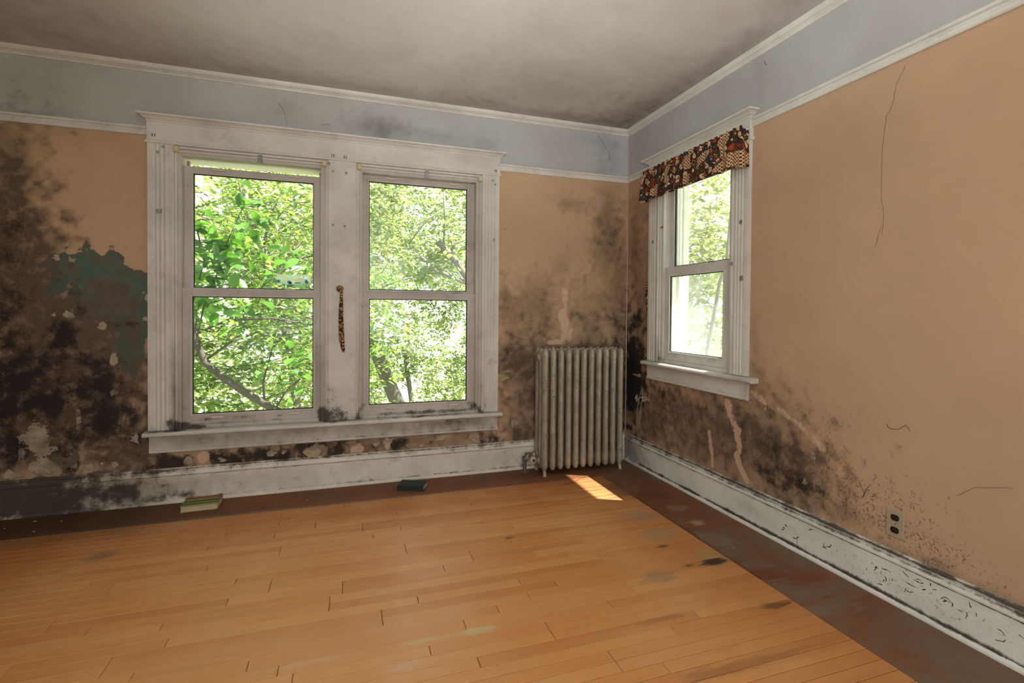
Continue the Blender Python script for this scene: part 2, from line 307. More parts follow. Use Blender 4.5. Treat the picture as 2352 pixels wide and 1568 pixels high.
SR=[('k',-0.092,0.704,0.168,0.458,1.15),('k',-0.148,1.059,0.088,0.312,0.6),('f',-0.12,1.755,0.114,0.418,0.6),('f',-0.224,1.266,0.151,0.545,0.6),('f',-0.111,0.707,0.192,0.491,1),('f',-0.238,2.01,0.084,0.135,0.3),('f',-0.696,0.566,0.428,0.151,0.7),('f',-0.964,0.446,0.49,0.252,0.75),('f',-1.392,0.52,0.342,0.244,0.7),('f',-1.57,0.425,0.302,0.207,0.9),('f',-1.728,0.34,0.146,0.152,0.6),('f',-1.267,0.285,0.304,0.127,0.5),('f',-0.388,0.412,0.224,0.229,0.8),('f',-0.749,0.306,0.37,0.119,0.5),('f',-1.646,0.671,0.155,0.089,0.35),('f',-1.386,0.814,0.093,0.195,0.4),('f',-1.507,0.783,0.172,0.094,0.3),('f',-1.35,1.056,0.038,0.222,0.35),('f',-1.934,0.269,0.124,0.08,0.4),('f',-2.144,0.206,0.155,0.04,0.5),('f',-2.432,0.197,0.208,0.038,0.5),('k',-0.078,0.738,0.163,0.318,0.8),('k',-0.116,0.461,0.128,0.175,0.9),('k',-1.542,0.44,0.168,0.116,0.55),('k',-1.678,0.345,0.127,0.077,0.7),('k',-0.546,0.618,0.18,0.057,0.6),('k',-0.877,0.613,0.129,0.043,0.4),('k',-1.516,0.315,0.143,0.059,0.6),('k',-1.26,0.591,0.068,0.077,0.3),('k',-1.389,0.691,0.124,0.024,0.4),('s',-1.645,0.715,0.285,0.134,0.6),('s',-1.82,0.497,0.204,0.23,0.8),('s',-1.993,0.332,0.197,0.136,0.8),('s',-2.124,0.363,0.263,0.165,0.55),('s',-2.39,0.256,0.23,0.081,0.7),('s',-2.211,0.273,0.146,0.088,0.6),('s',-1.398,1.01,0.077,0.292,0.6),('s',-2.116,0.786,0.528,0.221,0.25),('s',-2.358,0.504,0.28,0.246,0.2),('s',-1.55,1.436,0.166,0.23,0.2),('s',-0.965,0.418,0.53,0.252,0.5),('p',-1.738,0.473,0.024,0.108,0.5),('p',-1.703,0.375,0.02,0.033,0.5),('p',-0.745,0.485,0.037,0.119,0.45),('p',-1.45,0.678,0.045,0.036,0.4),('p',-1.002,0.566,0.032,0.069,0.4),('f',-1.367,2.545,0.037,0.171,0.25),('f',-0.167,2.503,0.155,0.138,0.25),('k',-1.146,0.679,0.016,0.016,0.4),('k',-1.139,0.662,0.027,0.026,0.405198),('k',-1.208,0.607,0.024,0.024,0.44),('k',-1.223,0.597,0.017,0.017,0.445717),('k',-1.224,0.584,0.025,0.025,0.428575),('k',-1.243,0.575,0.014,0.014,0.457112),('k',-1.252,0.564,0.025,0.025,0.417229),('k',-1.257,0.552,0.015,0.015,0.468389),('k',-1.276,0.544,0.024,0.024,0.406041),('k',-1.28,0.532,0.019,0.019,0.47947),('k',-1.283,0.518,0.023,0.024,0.395088),('k',-1.292,0.506,0.016,0.016,0.490277),('k',-1.286,0.49,0.024,0.025,0.384445),('k',-1.294,0.478,0.013,0.013,0.500737),('k',-1.299,0.465,0.024,0.025,0.374186),('k',-1.294,0.449,0.015,0.015,0.510777),('k',-1.305,0.438,0.023,0.024,0.364383),('k',-1.304,0.424,0.015,0.015,0.520327),('k',-1.296,0.406,0.024,0.024,0.355102),('k',-1.3,0.392,0.018,0.018,0.529322),('k',-1.288,0.374,0.022,0.023,0.346409),('k',-1.285,0.357,0.02,0.021,0.537699),('k',-1.287,0.343,0.024,0.025,0.338363),('k',-1.285,0.327,0.015,0.016,0.5454),('k',-1.299,0.316,0.023,0.024,0.331019),('k',-1.308,0.303,0.018,0.019,0.552373),('k',-1.308,0.288,0.022,0.022,0.32443),('l',-1.146,0.674,0.019,0.018,0.8),('l',-1.157,0.658,0.031,0.03,0.810395),('l',-1.152,0.64,0.017,0.017,0.779228),('l',-1.168,0.625,0.03,0.03,0.831114),('l',-1.173,0.608,0.02,0.02,0.758599),('l',-1.172,0.591,0.029,0.029,0.851617),('l',-1.19,0.577,0.029,0.029,0.738257),('l',-1.194,0.561,0.019,0.019,0.871763),('l',-1.207,0.548,0.03,0.03,0.718341),('l',-1.228,0.536,0.015,0.015,0.891413),('l',-1.229,0.52,0.015,0.015,0.698991),('l',-1.24,0.505,0.029,0.03,0.910431),('l',-1.248,0.489,0.018,0.018,0.680339),('l',-1.244,0.469,0.028,0.029,0.928685),('l',-1.259,0.455,0.021,0.022,0.662514),('l',-1.26,0.438,0.018,0.018,0.946049),('l',-1.252,0.416,0.029,0.029,0.64564),('l',-1.258,0.398,0.015,0.015,0.962403),('l',-1.245,0.376,0.029,0.029,0.629834),('l',-1.243,0.356,0.029,0.03,0.977634),('l',-1.256,0.341,0.017,0.017,0.615205),('l',-1.252,0.322,0.029,0.029,0.991637),('l',-1.266,0.308,0.02,0.02,0.601854),('l',-1.273,0.293,0.027,0.027,1.00431),('l',-1.271,0.274,0.018,0.018,0.589873),('l',-1.295,0.266,0.028,0.028,1.01558),('l',-1.302,0.253,0.021,0.021,0.579345),('l',-1.312,0.241,0.026,0.026,1.02535),('l',-1.334,0.233,0.023,0.024,0.570343),('l',-0.997,0.454,0.018,0.017,0.76),('l',-1.002,0.443,0.019,0.018,0.769875),('l',-0.997,0.429,0.02,0.018,0.740266),('l',-1.007,0.419,0.017,0.015,0.789558),('l',-1.007,0.407,0.021,0.02,0.720669),('l',-1.005,0.394,0.014,0.013,0.809036),('l',-1.016,0.384,0.022,0.02,0.701344),('l',-1.012,0.371,0.011,0.011,0.828175),('l',-1.014,0.359,0.022,0.02,0.682424),('l',-1.023,0.349,0.02,0.019,0.846842),('l',-1.017,0.336,0.018,0.017,0.664041),('l',-1.023,0.326,0.018,0.017,0.864909),('l',-1.026,0.316,0.019,0.018,0.646322),('l',-1.021,0.303,0.016,0.015,0.882251),('l',-1.03,0.295,0.021,0.02,0.629388),('l',-1.029,0.283,0.014,0.013,0.898747),('l',-1.027,0.271,0.021,0.02,0.613358),('l',-1.036,0.262,0.011,0.01,0.914283),('l',-1.031,0.25,0.021,0.02,0.598342),('l',-1.034,0.239,0.014,0.013,0.928752),('l',-1.34,0.757,0.02,0.021,0.6),('l',-1.367,0.749,0.03,0.031,0.607796),('l',-1.379,0.739,0.023,0.024,0.584421),('l',-1.41,0.732,0.027,0.029,0.623335),('l',-1.43,0.723,0.025,0.027,0.568949),('l',-1.444,0.713,0.018,0.019,0.638713),('l',-1.475,0.711,0.029,0.031,0.553692),('l',-1.487,0.705,0.015,0.016,0.653822),('l',-1.506,0.701,0.028,0.031,0.538756),('l',-1.533,0.698,0.018,0.02,0.66856),('l',-1.542,0.692,0.026,0.029,0.524243),('l',-1.566,0.689,0.017,0.02,0.682823),('l',-1.586,0.681,0.026,0.03,0.510254),('l',-1.594,0.671,0.014,0.016,0.696514),('l',-1.62,0.665,0.026,0.03,0.496886),('l',-1.634,0.657,0.016,0.018,0.709537),('l',-1.646,0.648,0.024,0.028,0.48423),('l',-1.671,0.643,0.018,0.022,0.721802),('l',-1.679,0.633,0.022,0.026,0.472376),('l',-1.697,0.626,0.018,0.021,0.733226),('l',-1.715,0.618,0.022,0.026,0.461404),('l',-1.719,0.607,0.02,0.024,0.743727),('l',-1.737,0.6,0.019,0.023,0.45139),('l',-1.75,0.591,0.022,0.026,0.753235),('l',-1.755,0.58,0.017,0.02,0.442404),('l',-1.776,0.574,0.022,0.027,0.761683),('l',-1.784,0.564,0.014,0.017,0.434509),('l',-1.793,0.555,0.023,0.028,0.769013),('l',-1.812,0.548,0.012,0.015,0.427757)]  # leading black spots darken the wall beside the radiator
CRACKS=[('R', [(-2.14, 2.234), (-2.107, 2.177), (-2.091, 2.093), (-2.065, 2.047), (-2.054, 1.939), (-2.051, 1.828), (-2.051, 1.716), (-2.063, 1.639), (-2.058, 1.546)]), ('R', [(-2.029, 1.494), (-2.043, 1.548), (-2.057, 1.593)]), ('R', [(-2.09, 0.74), (-2.108, 0.72), (-2.143, 0.728), (-2.168, 0.751), (-2.189, 0.725)]), ('R', [(-1.745, 0.497), (-1.773, 0.515), (-1.801, 0.509), (-1.832, 0.459)]), ('R', [(-1.981, 0.445), (-2.002, 0.413), (-1.996, 0.382), (-2.015, 0.437), (-2.034, 0.459)]), ('R', [(-1.765, 0.309), (-1.801, 0.301), (-1.835, 0.33)]), ('R', [(-2.108, 0.264), (-2.168, 0.299)]), ('B', [(-0.297, 2.644), (-0.237, 2.564), (-0.185, 2.499), (-0.168, 2.431)]), ('B', [(-1.076, 1.825), (-1.031, 1.837)]), ('B', [(-0.989, 1.024), (-0.929, 0.997), (-0.822, 0.983)]), ('B', [(-0.554, 1.749), (-0.531, 1.692)]), ('B', [(-2.358, 2.446), (-2.326, 2.462), (-2.298, 2.448)]), ('B', [(-2.62, 2.564), (-2.581, 2.493), (-2.568, 2.415)]), ('B', [(-0.092, 1.446), (-0.051, 1.454), (-0.035, 1.476)]), ('B', [(-1.956, 2.686), (-1.777, 2.681), (-1.685, 2.734)]), ('R', [(-2.351, 0.518), (-2.411, 0.575), (-2.524, 0.61)]), ('R', [(-1.397, 2.603), (-1.418, 2.569)])]
FLAKES=[('B', -1.067, 0.711, 0.105, 0.047), ('B', -1.06, 0.75, 0.126, 0.033), ('B', -0.977, 0.363, 0.085, 0.073), ('B', -1.301, 0.263, 0.121, 0.078), ('B', -1.514, 0.285, 0.143, 0.032), ('B', -0.828, 0.432, 0.036, 0.047), ('B', -3.421, 0.408, 0.054, 0.07), ('B', -2.951, 0.239, 0.05, 0.04), ('B', -2.399, 0.238, 0.117, 0.065), ('B', -2.659, 0.257, 0.069, 0.035), ('B', -3.133, 0.249, 0.048, 0.05), ('B', -3.757, 0.298, 0.14, 0.104), ('B', -3.872, 0.206, 0.145, 0.036), ('B', -3.598, 0.223, 0.131, 0.026), ('B', -3.803, 1.503, 0.041, 0.035), ('B', -3.73, 1.486, 0.054, 0.036), ('B', -2.209, 0.211, 0.04, 0.03), ('B', -2.593, 0.26, 0.021, 0.023), ('B', -1.918, 0.286, 0.122, 0.037), ('R', -0.242, 0.416, 0.106, 0.306), ('R', -0.281, 0.542, 0.093, 0.047), ('R', -0.18, 0.708, 0.133, 0.034), ('R', -0.172, 0.523, 0.037, 0.055)]
TB = [('k', -3.95, .1, .45, .2, 1.15), ('f', -3.6, .1, .35, .15, .8), ('k', -4.0, .12, .3, .12, 1), ('k', -3.72, .1, .2, .1, 1), ('k', -3.5, .07, .16, .045, .9), ('k', -3.25, .05, .2, .028, .75), ('k', -3.9, .2, .55, .03, 1), ('k', -3.3, .2, .2, .02, .7),
      ('k', -2.0, .208, 2.4, .006, .9), ('k', -2.0, .168, 2.4, .003, .8), ('k', -2.0, .0215, 2.4, .003, .6), ('k', -2.8, .19, .35, .012, .5), ('k', -2.0, .19, .6, .010, .45), ('k', -1.2, .19, .4, .012, .6), ('k', -2.86, .09, .05, .018, .55), ('k', -2.94, .115, .03, .012, .4),
      ('f', -3.2, .1, .6, .07, .45), ('f', -1.1, .1, .25, .08, .3), ('s', -.95, .1, .25, .08, .75), ('s', -1.6, .1, .5, .05, .35), ('k', -2.2, .0205, 1.2, .004, .5), ('k', -1.1, .0205, .4, .004, .7), ('k', -.5, .1, .5, .12, .45)]
TR = [('s', -1.6, .1, .9, .08, .4), ('s', -2.3, .1, .6, .09, .55), ('s', -.7, .1, .6, .06, .35), ('k', -1.6, .208, 3.0, .007, 1.1), ('k', -1.6, .190, 3.0, .007, .75), ('k', -1.6, .168, 3.0, .003, .95), ('k', -1.8, .0215, 2.6, .004, 1.05),
      ('f', -.05, .1, .28, .12, .8), ('k', -.02, .08, .12, .1, .5), ('f', -1.3, .19, 1.6, .03, .35), ('f', -1.35, .1, .12, .04, .3)]
FLOORSPOTS = [(-1.712, -1.797, .10, .022, .85, (.52, .40, .21)), (-1.9, -1.793, .16, .012, .6, (.52, .40, .21)), (-2.32, -1.785, .14, .016, .5, (.55, .36, .2)),
    (-.823, -1.681, .13, .05, .55, (.22, .17, .10)), (-.55, -1.06, .17, .09, .55, (.30, .22, .14)), (-.56, -1.3, .15, .08, .5, (.30, .22, .13)), (-.44, -.62, .14, .16, .65, (.085, .05, .028)),
    (-.47, -1.6, .09, .1, .5, (.34, .25, .12)), (-.5, -1.635, .10, .028, .95, (.03, .02, .012)), (-.63, -1.63, .045, .018, .8, (.04, .025, .015)), (-1.37, -1.10, .03, .015, .8, (.05, .025, .015)),
    (-.635, -1.43, .05, .02, .7, (.05, .035, .02)), (-.507, -2.01, .09, .025, .7, (.05, .035, .02)), (-3.325, -.70, .06, .045, .5, (.10, .10, .06)), (-.6, -.3, .5, .16, .35, (.16, .07, .03)), (-3.6, -.4, .5, .08, .5, (.16, .11, .06)), (-1.6, -.35, 1.8, .02, .35, (.30, .2, .11)),
    (-2.0, -1.9, .09, .03, .35, (.55, .42, .32)), (-1.0, -1.95, .14, .02, .5, (.26, .10, .035)), (-.9, -2.25, .3, .026, .45, (.2, .08, .03))]
BORDERSPOTS = [(-.278, -1.237, .07, .05, .8, (.36, .28, .17)), (-.232, -1.02, .08, .05, .5, (.28, .2, .12)), (-.33, -1.434, .12, .1, .6, (.2, .16, .115)), (-.35, -1.81, .12, .06, .85, (.15, .05, .02)), (-.209, -1.893, .13, .06, .85, (.16, .055, .022)),
    (-.4, -1.664, .05, .03, .8, (.15, .05, .02)), (-.35, -2.098, .16, .06, .5, (.2, .16, .115)), (-.241, -2.03, .06, .02, .8, (.16, .055, .022)), (-.25, -.8, .12, .12, .8, (.13, .045, .022)), (-.9, -.15, .4, .1, .4, (.06, .03, .02)), (-2.2, -.335, 1.6, .016, .7, (.27, .17, .095)), (-3.5, -.335, .6, .02, .8, (.2, .15, .09)), (-.400, -1.3, .012, .6, .6, (.07, .03, .015)), (-2.35, -.12, .12, .03, .5, (.05, .05, .055))]
# ------------------------------------------------------------------ room shell
H = 2.69; XL = -4.8; YR = -5.3; TH = .16
W1 = (-3.215, -1.24, .45, 2.215)      # window opening in the back wall (x0,x1,z0,z1)
W2 = (-1.205, -.452, .84, 2.20)       # window opening in the right wall (y0,y1,z0,z1)
RAIL = 2.29

def wallgrid(name, mp, u0, u1, hole, step, spots, label):
    def ticks(a, b, extra):
        xs = sorted([a, b]+[e for e in extra if a < e < b]); out = []
        for p, q in zip(xs, xs[1:]):
            n = max(1, int(round((q-p)/step))); out += [p+(q-p)*i/n for i in range(n)]
        return out+[b]
    us = ticks(u0, u1, hole[:2]); zs = ticks(0, H, list(hole[2:])+[RAIL])
    nu, nz = len(us), len(zs)
    inside = lambda u, z: hole[0] < u < hole[1] and hole[2] < z < hole[3]
    vs = [mp(u, 0, z) for u in us for z in zs]
    fs = []; mats = []
    for i in range(nu-1):
        for j in range(nz-1):
            if inside((us[i]+us[i+1])/2, (zs[j]+zs[j+1])/2): continue
            f = (i*nz+j, (i+1)*nz+j, (i+1)*nz+j+1, i*nz+j+1)
            fs.append(f); mats.append(1 if zs[j] >= RAIL-.001 else 0)
    # the wall's thickness: outer face and edges
    h = hole; k = len(vs)
    def quad(a, b, c, d):
        nonlocal k
        vs.extend([mp(*a), mp(*b), mp(*c), mp(*d)]); fs.append((k, k+1, k+2, k+3)); mats.append(2); k += 4
    for a, b, c, d in ((u0, h[0], 0, H), (h[1], u1, 0, H), (h[0], h[1], 0, h[2]), (h[0], h[1], h[3], H)):
        quad((a, TH, c), (b, TH, c), (b, TH, d), (a, TH, d))
    quad((h[0], .001, h[2]), (h[1], .001, h[2]), (h[1], TH, h[2]), (h[0], TH, h[2]))
    quad((h[0], .001, h[3]), (h[1], .001, h[3]), (h[1], TH, h[3]), (h[0], TH, h[3]))
    quad((h[0], .001, h[2]), (h[0], .001, h[3]), (h[0], TH, h[3]), (h[0], TH, h[2]))
    quad((h[1], .001, h[2]), (h[1], .001, h[3]), (h[1], TH, h[3]), (h[1], TH, h[2]))
    quad((u0, 0, 0), (u0, 0, H), (u0, TH, H), (u0, TH, 0)); quad((u1, 0, 0), (u1, 0, H), (u1, TH, H), (u1, TH, 0))
    quad((u0, 0, H), (u1, 0, H), (u1, TH, H), (u0, TH, H)); quad((u0, 0, 0), (u1, 0, 0), (u1, TH, 0), (u0, TH, 0))
    me = bpy.data.meshes.new(name); me.from_pydata(vs, [], fs)
    me.polygons.foreach_set('use_smooth', [False]*len(fs))
    o = newobj(name, me, [M_wall, M_frieze, M_ext]); me.polygons.foreach_set('material_index', mats)
    c = coords(o); u = c[:, 0] if mp is IDM else c[:, 1]
    paint2(o, u.astype(float), c[:, 2].astype(float), spots)
    tag(o, label, 'wall', kind='structure'); return o
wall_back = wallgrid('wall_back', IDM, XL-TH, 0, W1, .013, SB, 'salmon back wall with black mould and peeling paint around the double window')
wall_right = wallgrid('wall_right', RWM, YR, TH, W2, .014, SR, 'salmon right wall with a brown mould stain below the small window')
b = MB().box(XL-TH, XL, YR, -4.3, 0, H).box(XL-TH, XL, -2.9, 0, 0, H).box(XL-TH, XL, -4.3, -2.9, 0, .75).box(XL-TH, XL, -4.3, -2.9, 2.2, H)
tag(b.build('wall_left', M_lowbounce), 'left wall outside the view, darkened brown to bounce less light', 'wall', kind='structure')
b = MB().box(XL, -3.5, YR-TH, YR, 0, H).box(-1.2, TH, YR-TH, YR, 0, H).box(-3.5, -1.2, YR-TH, YR, 0, .7).box(-3.5, -1.2, YR-TH, YR, 2.25, H)  # unseen opening added for the rear fill light
tag(b.build('wall_rear', M_wall), 'plain salmon rear wall behind the camera', 'wall', kind='structure')
b = MB(); b.grid(lambda i, j: (XL+(TH-XL)*i, YR+(TH-YR)*j, H), 100, 110)
b.box(XL-TH, TH, YR-TH, TH, H+.001, H+.2)
ceil = b.build('ceiling', M_ceil); tag(ceil, 'stained beige plaster ceiling', 'ceiling', kind='structure')
c = coords(ceil).astype(float)
paint2(ceil, c[:, 0], c[:, 1], [('f', -.1, -.35, .3, .5, .55), ('f', -.5, -.1, .7, .12, .5), ('f', -.1, -1.2, .12, 1.0, .4), ('f', -2.2, -.1, 1.5, .12, .3),
      ('f', -1.0, -.5, .5, .35, .3), ('f', -3.7, -.3, 1.0, .5, .35), ('f', -2.0, -1.2, .8, .3, .15), ('f', -.25, -1.75, .1, .1, .3), ('f', -4.2, -1.2, .8, .8, .3)])

# ------------------------------------------------------------------ floor
m = NM('oak_strip', .42, .35)
oi = m.N.new('ShaderNodeObjectInfo').outputs['Random']
off = m.N.new('ShaderNodeCombineXYZ'); m.set(off.inputs[0], m.math('MULTIPLY', oi, 37)); m.set(off.inputs[1], m.math('MULTIPLY', oi, 11))
P2 = m.vmath('ADD', m.P, off.outputs[0])
g1 = m.noise(1, 6, .6, m.scale(P2, (2.2, 42, 1)), .8); g2 = m.noise(1, 4, .6, m.scale(P2, (9, 260, 1)))
c = m.ramp(oi, [(0, (.48, .195, .052)), (.25, (.55, .245, .07)), (.5, (.59, .28, .088)), (.75, (.53, .22, .06)), (1, (.61, .31, .11))])
c = m.mix(m.math('MULTIPLY', m.ss(g1, .5, .78), .38), c, (.27, .105, .035))
c = m.mix(m.math('MULTIPLY', m.ss(g2, .5, .8), .22), c, (.22, .09, .03))
xyz = m.N.new('ShaderNodeSeparateXYZ'); m.set(xyz.inputs[0], m.P); X, Y = xyz.outputs[0], xyz.outputs[1]
nn = m.noise(5, 6, .65); nb = m.noise(1.4, 4, .6); nf = m.noise(38, 5, .65)
# redder, darker old varnish near the borders; paler worn middle
redb = m.ss(m.math('MULTIPLY_ADD', m.math('SUBTRACT', nn, .5), .7, Y), -.95, -.38)
c = m.mix(m.math('MULTIPLY', redb, .55), c, (.36, .11, .028))
worn = m.ss(nb, .42, .66); c = m.mix(m.math('MULTIPLY', worn, .38), c, (.61, .34, .14))
redr = m.ss(m.math('MULTIPLY_ADD', m.math('SUBTRACT', nn, .5), .8, X), -.95, -.42)
c = m.mix(m.math('MULTIPLY', redr, .35), c, (.36, .13, .045))
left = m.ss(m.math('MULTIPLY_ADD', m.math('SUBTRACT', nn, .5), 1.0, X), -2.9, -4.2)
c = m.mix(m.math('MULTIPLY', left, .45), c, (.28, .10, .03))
def spot(m, cx, cy, rx, ry, k=1.0, n=None):
    q = m.N.new('ShaderNodeCombineXYZ')
    m.set(q.inputs[0], m.math('DIVIDE', m.math('SUBTRACT', X, cx), rx)); m.set(q.inputs[1], m.math('DIVIDE', m.math('SUBTRACT', Y, cy), ry))
    d = m.math('MULTIPLY_ADD', m.math('SUBTRACT', n or nn, .5), 2.6, m.vmath('LENGTH', q.outputs[0]))
    d = m.math('MULTIPLY_ADD', m.math('SUBTRACT', m.noise(1, 6, .7, m.scale(m.P, (9, 46, 1))), .5), 3.4, d)
    return m.math('MULTIPLY', m.ss(d, 1.1, .35), k)
for cx, cy, rx, ry, k, cc in FLOORSPOTS:
    c = m.mix(spot(m, cx, cy, rx, ry, k), c, cc)
c = m.mix(m.math('MULTIPLY', m.ss(nf, .72, .78), .5), c, (.12, .05, .02))
m.rough(m.ss(nn, .3, .7, .34, .55)); m.bump(m.math('MULTIPLY_ADD', g2, .4, g1), .12, .002)
M_oak = m.col(c)

m = NM('dark_border_floor', .5, .14)
oi = m.N.new('ShaderNodeObjectInfo').outputs['Random']
g1 = m.noise(1, 6, .6, m.scale(m.P, (3, 40, 1)), .8); nn = m.noise(4.2, 7, .66); nb = m.noise(2.1, 5, .6, dist=.5)
xyz = m.N.new('ShaderNodeSeparateXYZ'); m.set(xyz.inputs[0], m.P); X, Y = xyz.outputs[0], xyz.outputs[1]
c = m.mix(m.ss(nn, .3, .7), (.15, .06, .027), (.225, .09, .038))
c = m.mix(m.math('MULTIPLY', m.ss(g1, .5, .7), .3), c, (.07, .035, .02))
c = m.mix(m.math('MULTIPLY', oi, .15), c, (.10, .05, .03))
dust = m.math('MULTIPLY', m.ss(nb, .40, .62), m.ss(X, -.75, -.4, .12, .8)); c = m.mix(dust, c, (.165, .125, .085))
for cx, cy, rx, ry, k, cc in BORDERSPOTS: c = m.mix(spot(m, cx, cy, rx, ry, k), c, cc)
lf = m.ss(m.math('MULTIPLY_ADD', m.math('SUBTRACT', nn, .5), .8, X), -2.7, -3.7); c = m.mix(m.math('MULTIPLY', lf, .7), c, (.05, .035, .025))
m.rough(m.ss(nn, .3, .7, .45, .7)); m.bump(g1, .12, .002)
M_border = m.col(c)
M_sub = plain('subfloor', (.03, .02, .012), .9)

floor = MB().box(XL-TH, TH, YR-TH, TH, -.22, -.02).build('floor', M_sub)
tag(floor, 'orange oak strip floor with a dark brown painted border along the walls', 'floor', kind='structure')
def plank_mesh(name, L, wd, mat, g=.0009, ch=.0015):
    """one strip of unit length L, its top edges eased, with a shadow gap to its neighbours"""
    b = MB(); h = -.019
    prof = [(g, h), (g, -ch), (g+ch, 0), (wd-g-ch, 0), (wd-g, -ch), (wd-g, h)]
    rings = [[(x, p, q if not e else min(q, -ch)) for p, q in prof] for x, e in ((g, 1), (g+ch, 0), (L-g-ch, 0), (L-g, 1))]
    b.loft(rings); bmesh.ops.recalc_face_normals(b.bm, faces=b.bm.faces)
    me = bpy.data.meshes.new(name); b.bm.to_mesh(me); b.bm.free(); me.materials.append(mat); return me
PW = .0548; PX = -.405; PY = -.345
rnd = random.Random(11)
LENS = [.45, .6, .75, .9, 1.05, 1.25, 1.5]
pm = {L: plank_mesh('plank', L, PW, M_oak) for L in LENS}
row = 0; extra = MB(); y = PY
pb = plank_mesh('border_plank', -PX, PW, M_border, .0001, .0002)
while y > YR:
    y0 = y-PW; x = PX
    vis = y0 > -2.72
    # the room's visible floor ends on the left where the frame does
    xmin = -4.25 if y0 > -1.2 else -4.25+(-1.2-y0)*2.55
    x += rnd.choice([0, 0, .0])
    first = rnd.random()
    while x > XL:
        L = rnd.choice(LENS)
        if x == PX: L = rnd.choice(LENS[:5])
        if x-L < XL: L = x-XL
        if vis and x > xmin and L in pm:
            o = bpy.data.objects.new('plank', pm[L]); COL.objects.link(o); o.parent = floor; o.location = (x-L, y0, 0)
        else:
            extra.box(x-L+.0008, x-.0008, y0+.0008, y0+PW-.0008, -.019, 0)
        x -= L
    if vis:
        o = bpy.data.objects.new('border_plank', pb); COL.objects.link(o); o.parent = floor; o.location = (PX, y0, 0)
    y = y0
o = extra.build('strip_flooring', M_oak, floor); o['kind'] = 'stuff'
b = MB()
yy = -2.72
while yy > YR: b.box(PX+.0005, 0, yy-PW+.0005, yy, -.019, 0); yy -= PW
o = b.build('border_flooring', M_border, floor); o['kind'] = 'stuff'
bw = -PY/6
BL = {}
for i in range(6):
    x = 0; cuts = [[1.7, 1.4], [1.1, 1.9], [2.0, 1.1], [1.4, 1.5], [.8, 1.7], [1.9, 1.3]][i]; cuts = cuts+[-XL+TH/2-sum(cuts)]
    for L in cuts:
        k = round(L, 3)
        if k not in BL: BL[k] = plank_mesh('border_plank', L, bw, M_border, .0001, .0002)
        o = bpy.data.objects.new('border_plank', BL[k]); COL.objects.link(o); o.parent = floor; o.location = (x-L, -bw*(i+1), 0)
        x -= L

# ------------------------------------------------------------------ room trim
def arc(cx, cy, r, a0, a1, n):
    return [(cx+r*cos(radians(a0+(a1-a0)*i/n)), cy+r*sin(radians(a0+(a1-a0)*i/n))) for i in range(n+1)]
def trimrun(name, prof, mp, u0, u1, mat, label, spots=(), step=.03):
    """prof: (depth into the room, z) polygon"""
    b = MB(mp); b.ext(prof, lambda a, p, q: (a, -p, q), u0, u1, step)
    o = b.build(name, mat); c = coords(o).astype(float)
    paint2(o, c[:, 0] if mp is IDM else c[:, 1], c[:, 2], spots)
    tag(o, label, 'trim', kind='structure'); return o
basep = [(0, 0), (.034, 0), (.034, .008), (.031, .016), (.022, .0205), (.0195, .021)]+[(.0195, .021+i*.0235) for i in range(1, 7)]+[(.0195, .166), (.0215, .168), (.0245, .172), (.0245, .178), (.020, .182), (.014, .190), (.013, .197), (.016, .201), (.016, .208), (.011, .213), (0, .214)]
trimrun('baseboard_back', basep, IDM, XL, 0, M_base, 'tall off-white baseboard under the double window, black with mould at its left end', TB)
trimrun('baseboard_right', basep, RWM, YR, 0, M_baser, 'tall off-white baseboard along the right wall speckled with mould', TR)
railp = [(0, 2.262), (.010, 2.262), (.014, 2.268), (.014, 2.284), (.010, 2.288), (.012, 2.294), (.022, 2.300), (.024, 2.308), (.020, 2.314), (0, 2.315)]
trimrun('trim_1', railp, IDM, XL, -3.35, M_trim, 'white picture rail on the back wall left of the double window')
trimrun('trim_2', railp, IDM, -1.108, 0, M_trim, 'white picture rail on the back wall between double window and corner')
trimrun('trim_3', railp, RWM, YR, -1.328, M_trim2, 'white picture rail on the right wall beyond the small window')
trimrun('trim_4', railp, RWM, -.335, 0, M_trim2, 'short white picture rail between the corner and the small window')
crownp = [(0, 2.645), (.008, 2.645), (.011, 2.652), (.008, 2.656), (.018, 2.663), (.030, 2.668), (.036, 2.676), (.040, 2.69), (0, 2.69)]
trimrun('trim_5', crownp, IDM, XL, 0, M_trim, 'white crown moulding above the back wall')
trimrun('trim_6', crownp, RWM, YR, 0, M_trim2, 'white crown moulding above the right wall')
cb = MB().tube([(-.004, -.004, .2), (-.004, -.004, 2.65)], .004, 6)
tag(cb.build('trim_7', plain('corner_bead', (.60, .42, .32), .6)), 'pale corner bead where back and right wall meet', 'trim', kind='structure')
# old crown corner knob-ends and gouges are part of the paint work

# ------------------------------------------------------------------ cracks and peeling paint on the walls
def ribbon(wl, pts, wd, mat, parent, name='crack'):
    mp = IDM if wl == 'B' else RWM; b = MB(mp); r = random.Random(len(pts)+int(pts[0][0]*1000))
    P = []
    for (a, z), (c, e) in zip(pts, pts[1:]):
        n = max(2, int(math.hypot(c-a, e-z)/.012))
        for i in range(n): P.append((a+(c-a)*i/n+r.uniform(-.002, .002), z+(e-z)*i/n+r.uniform(-.002, .002)))
    P.append(pts[-1]); prev = None
    for i, (u, z) in enumerate(P):
        q = P[min(i+1, len(P)-1)]; p = P[max(i-1, 0)]; dx, dz = q[0]-p[0], q[1]-p[1]; l = math.hypot(dx, dz) or 1
        wv = wd*(.3+.7*r.random())*(.3 if i in (0, len(P)-1) else 1)/2
        a, c = b.V((u-dz/l*wv, -.0007, z+dx/l*wv)), b.V((u+dz/l*wv, -.0007, z-dx/l*wv))
        if prev: b.bm.faces.new((prev[0], a, c, prev[1]))
        prev = (a, c)
    return b.build(name, mat, parent, solid=.0006)
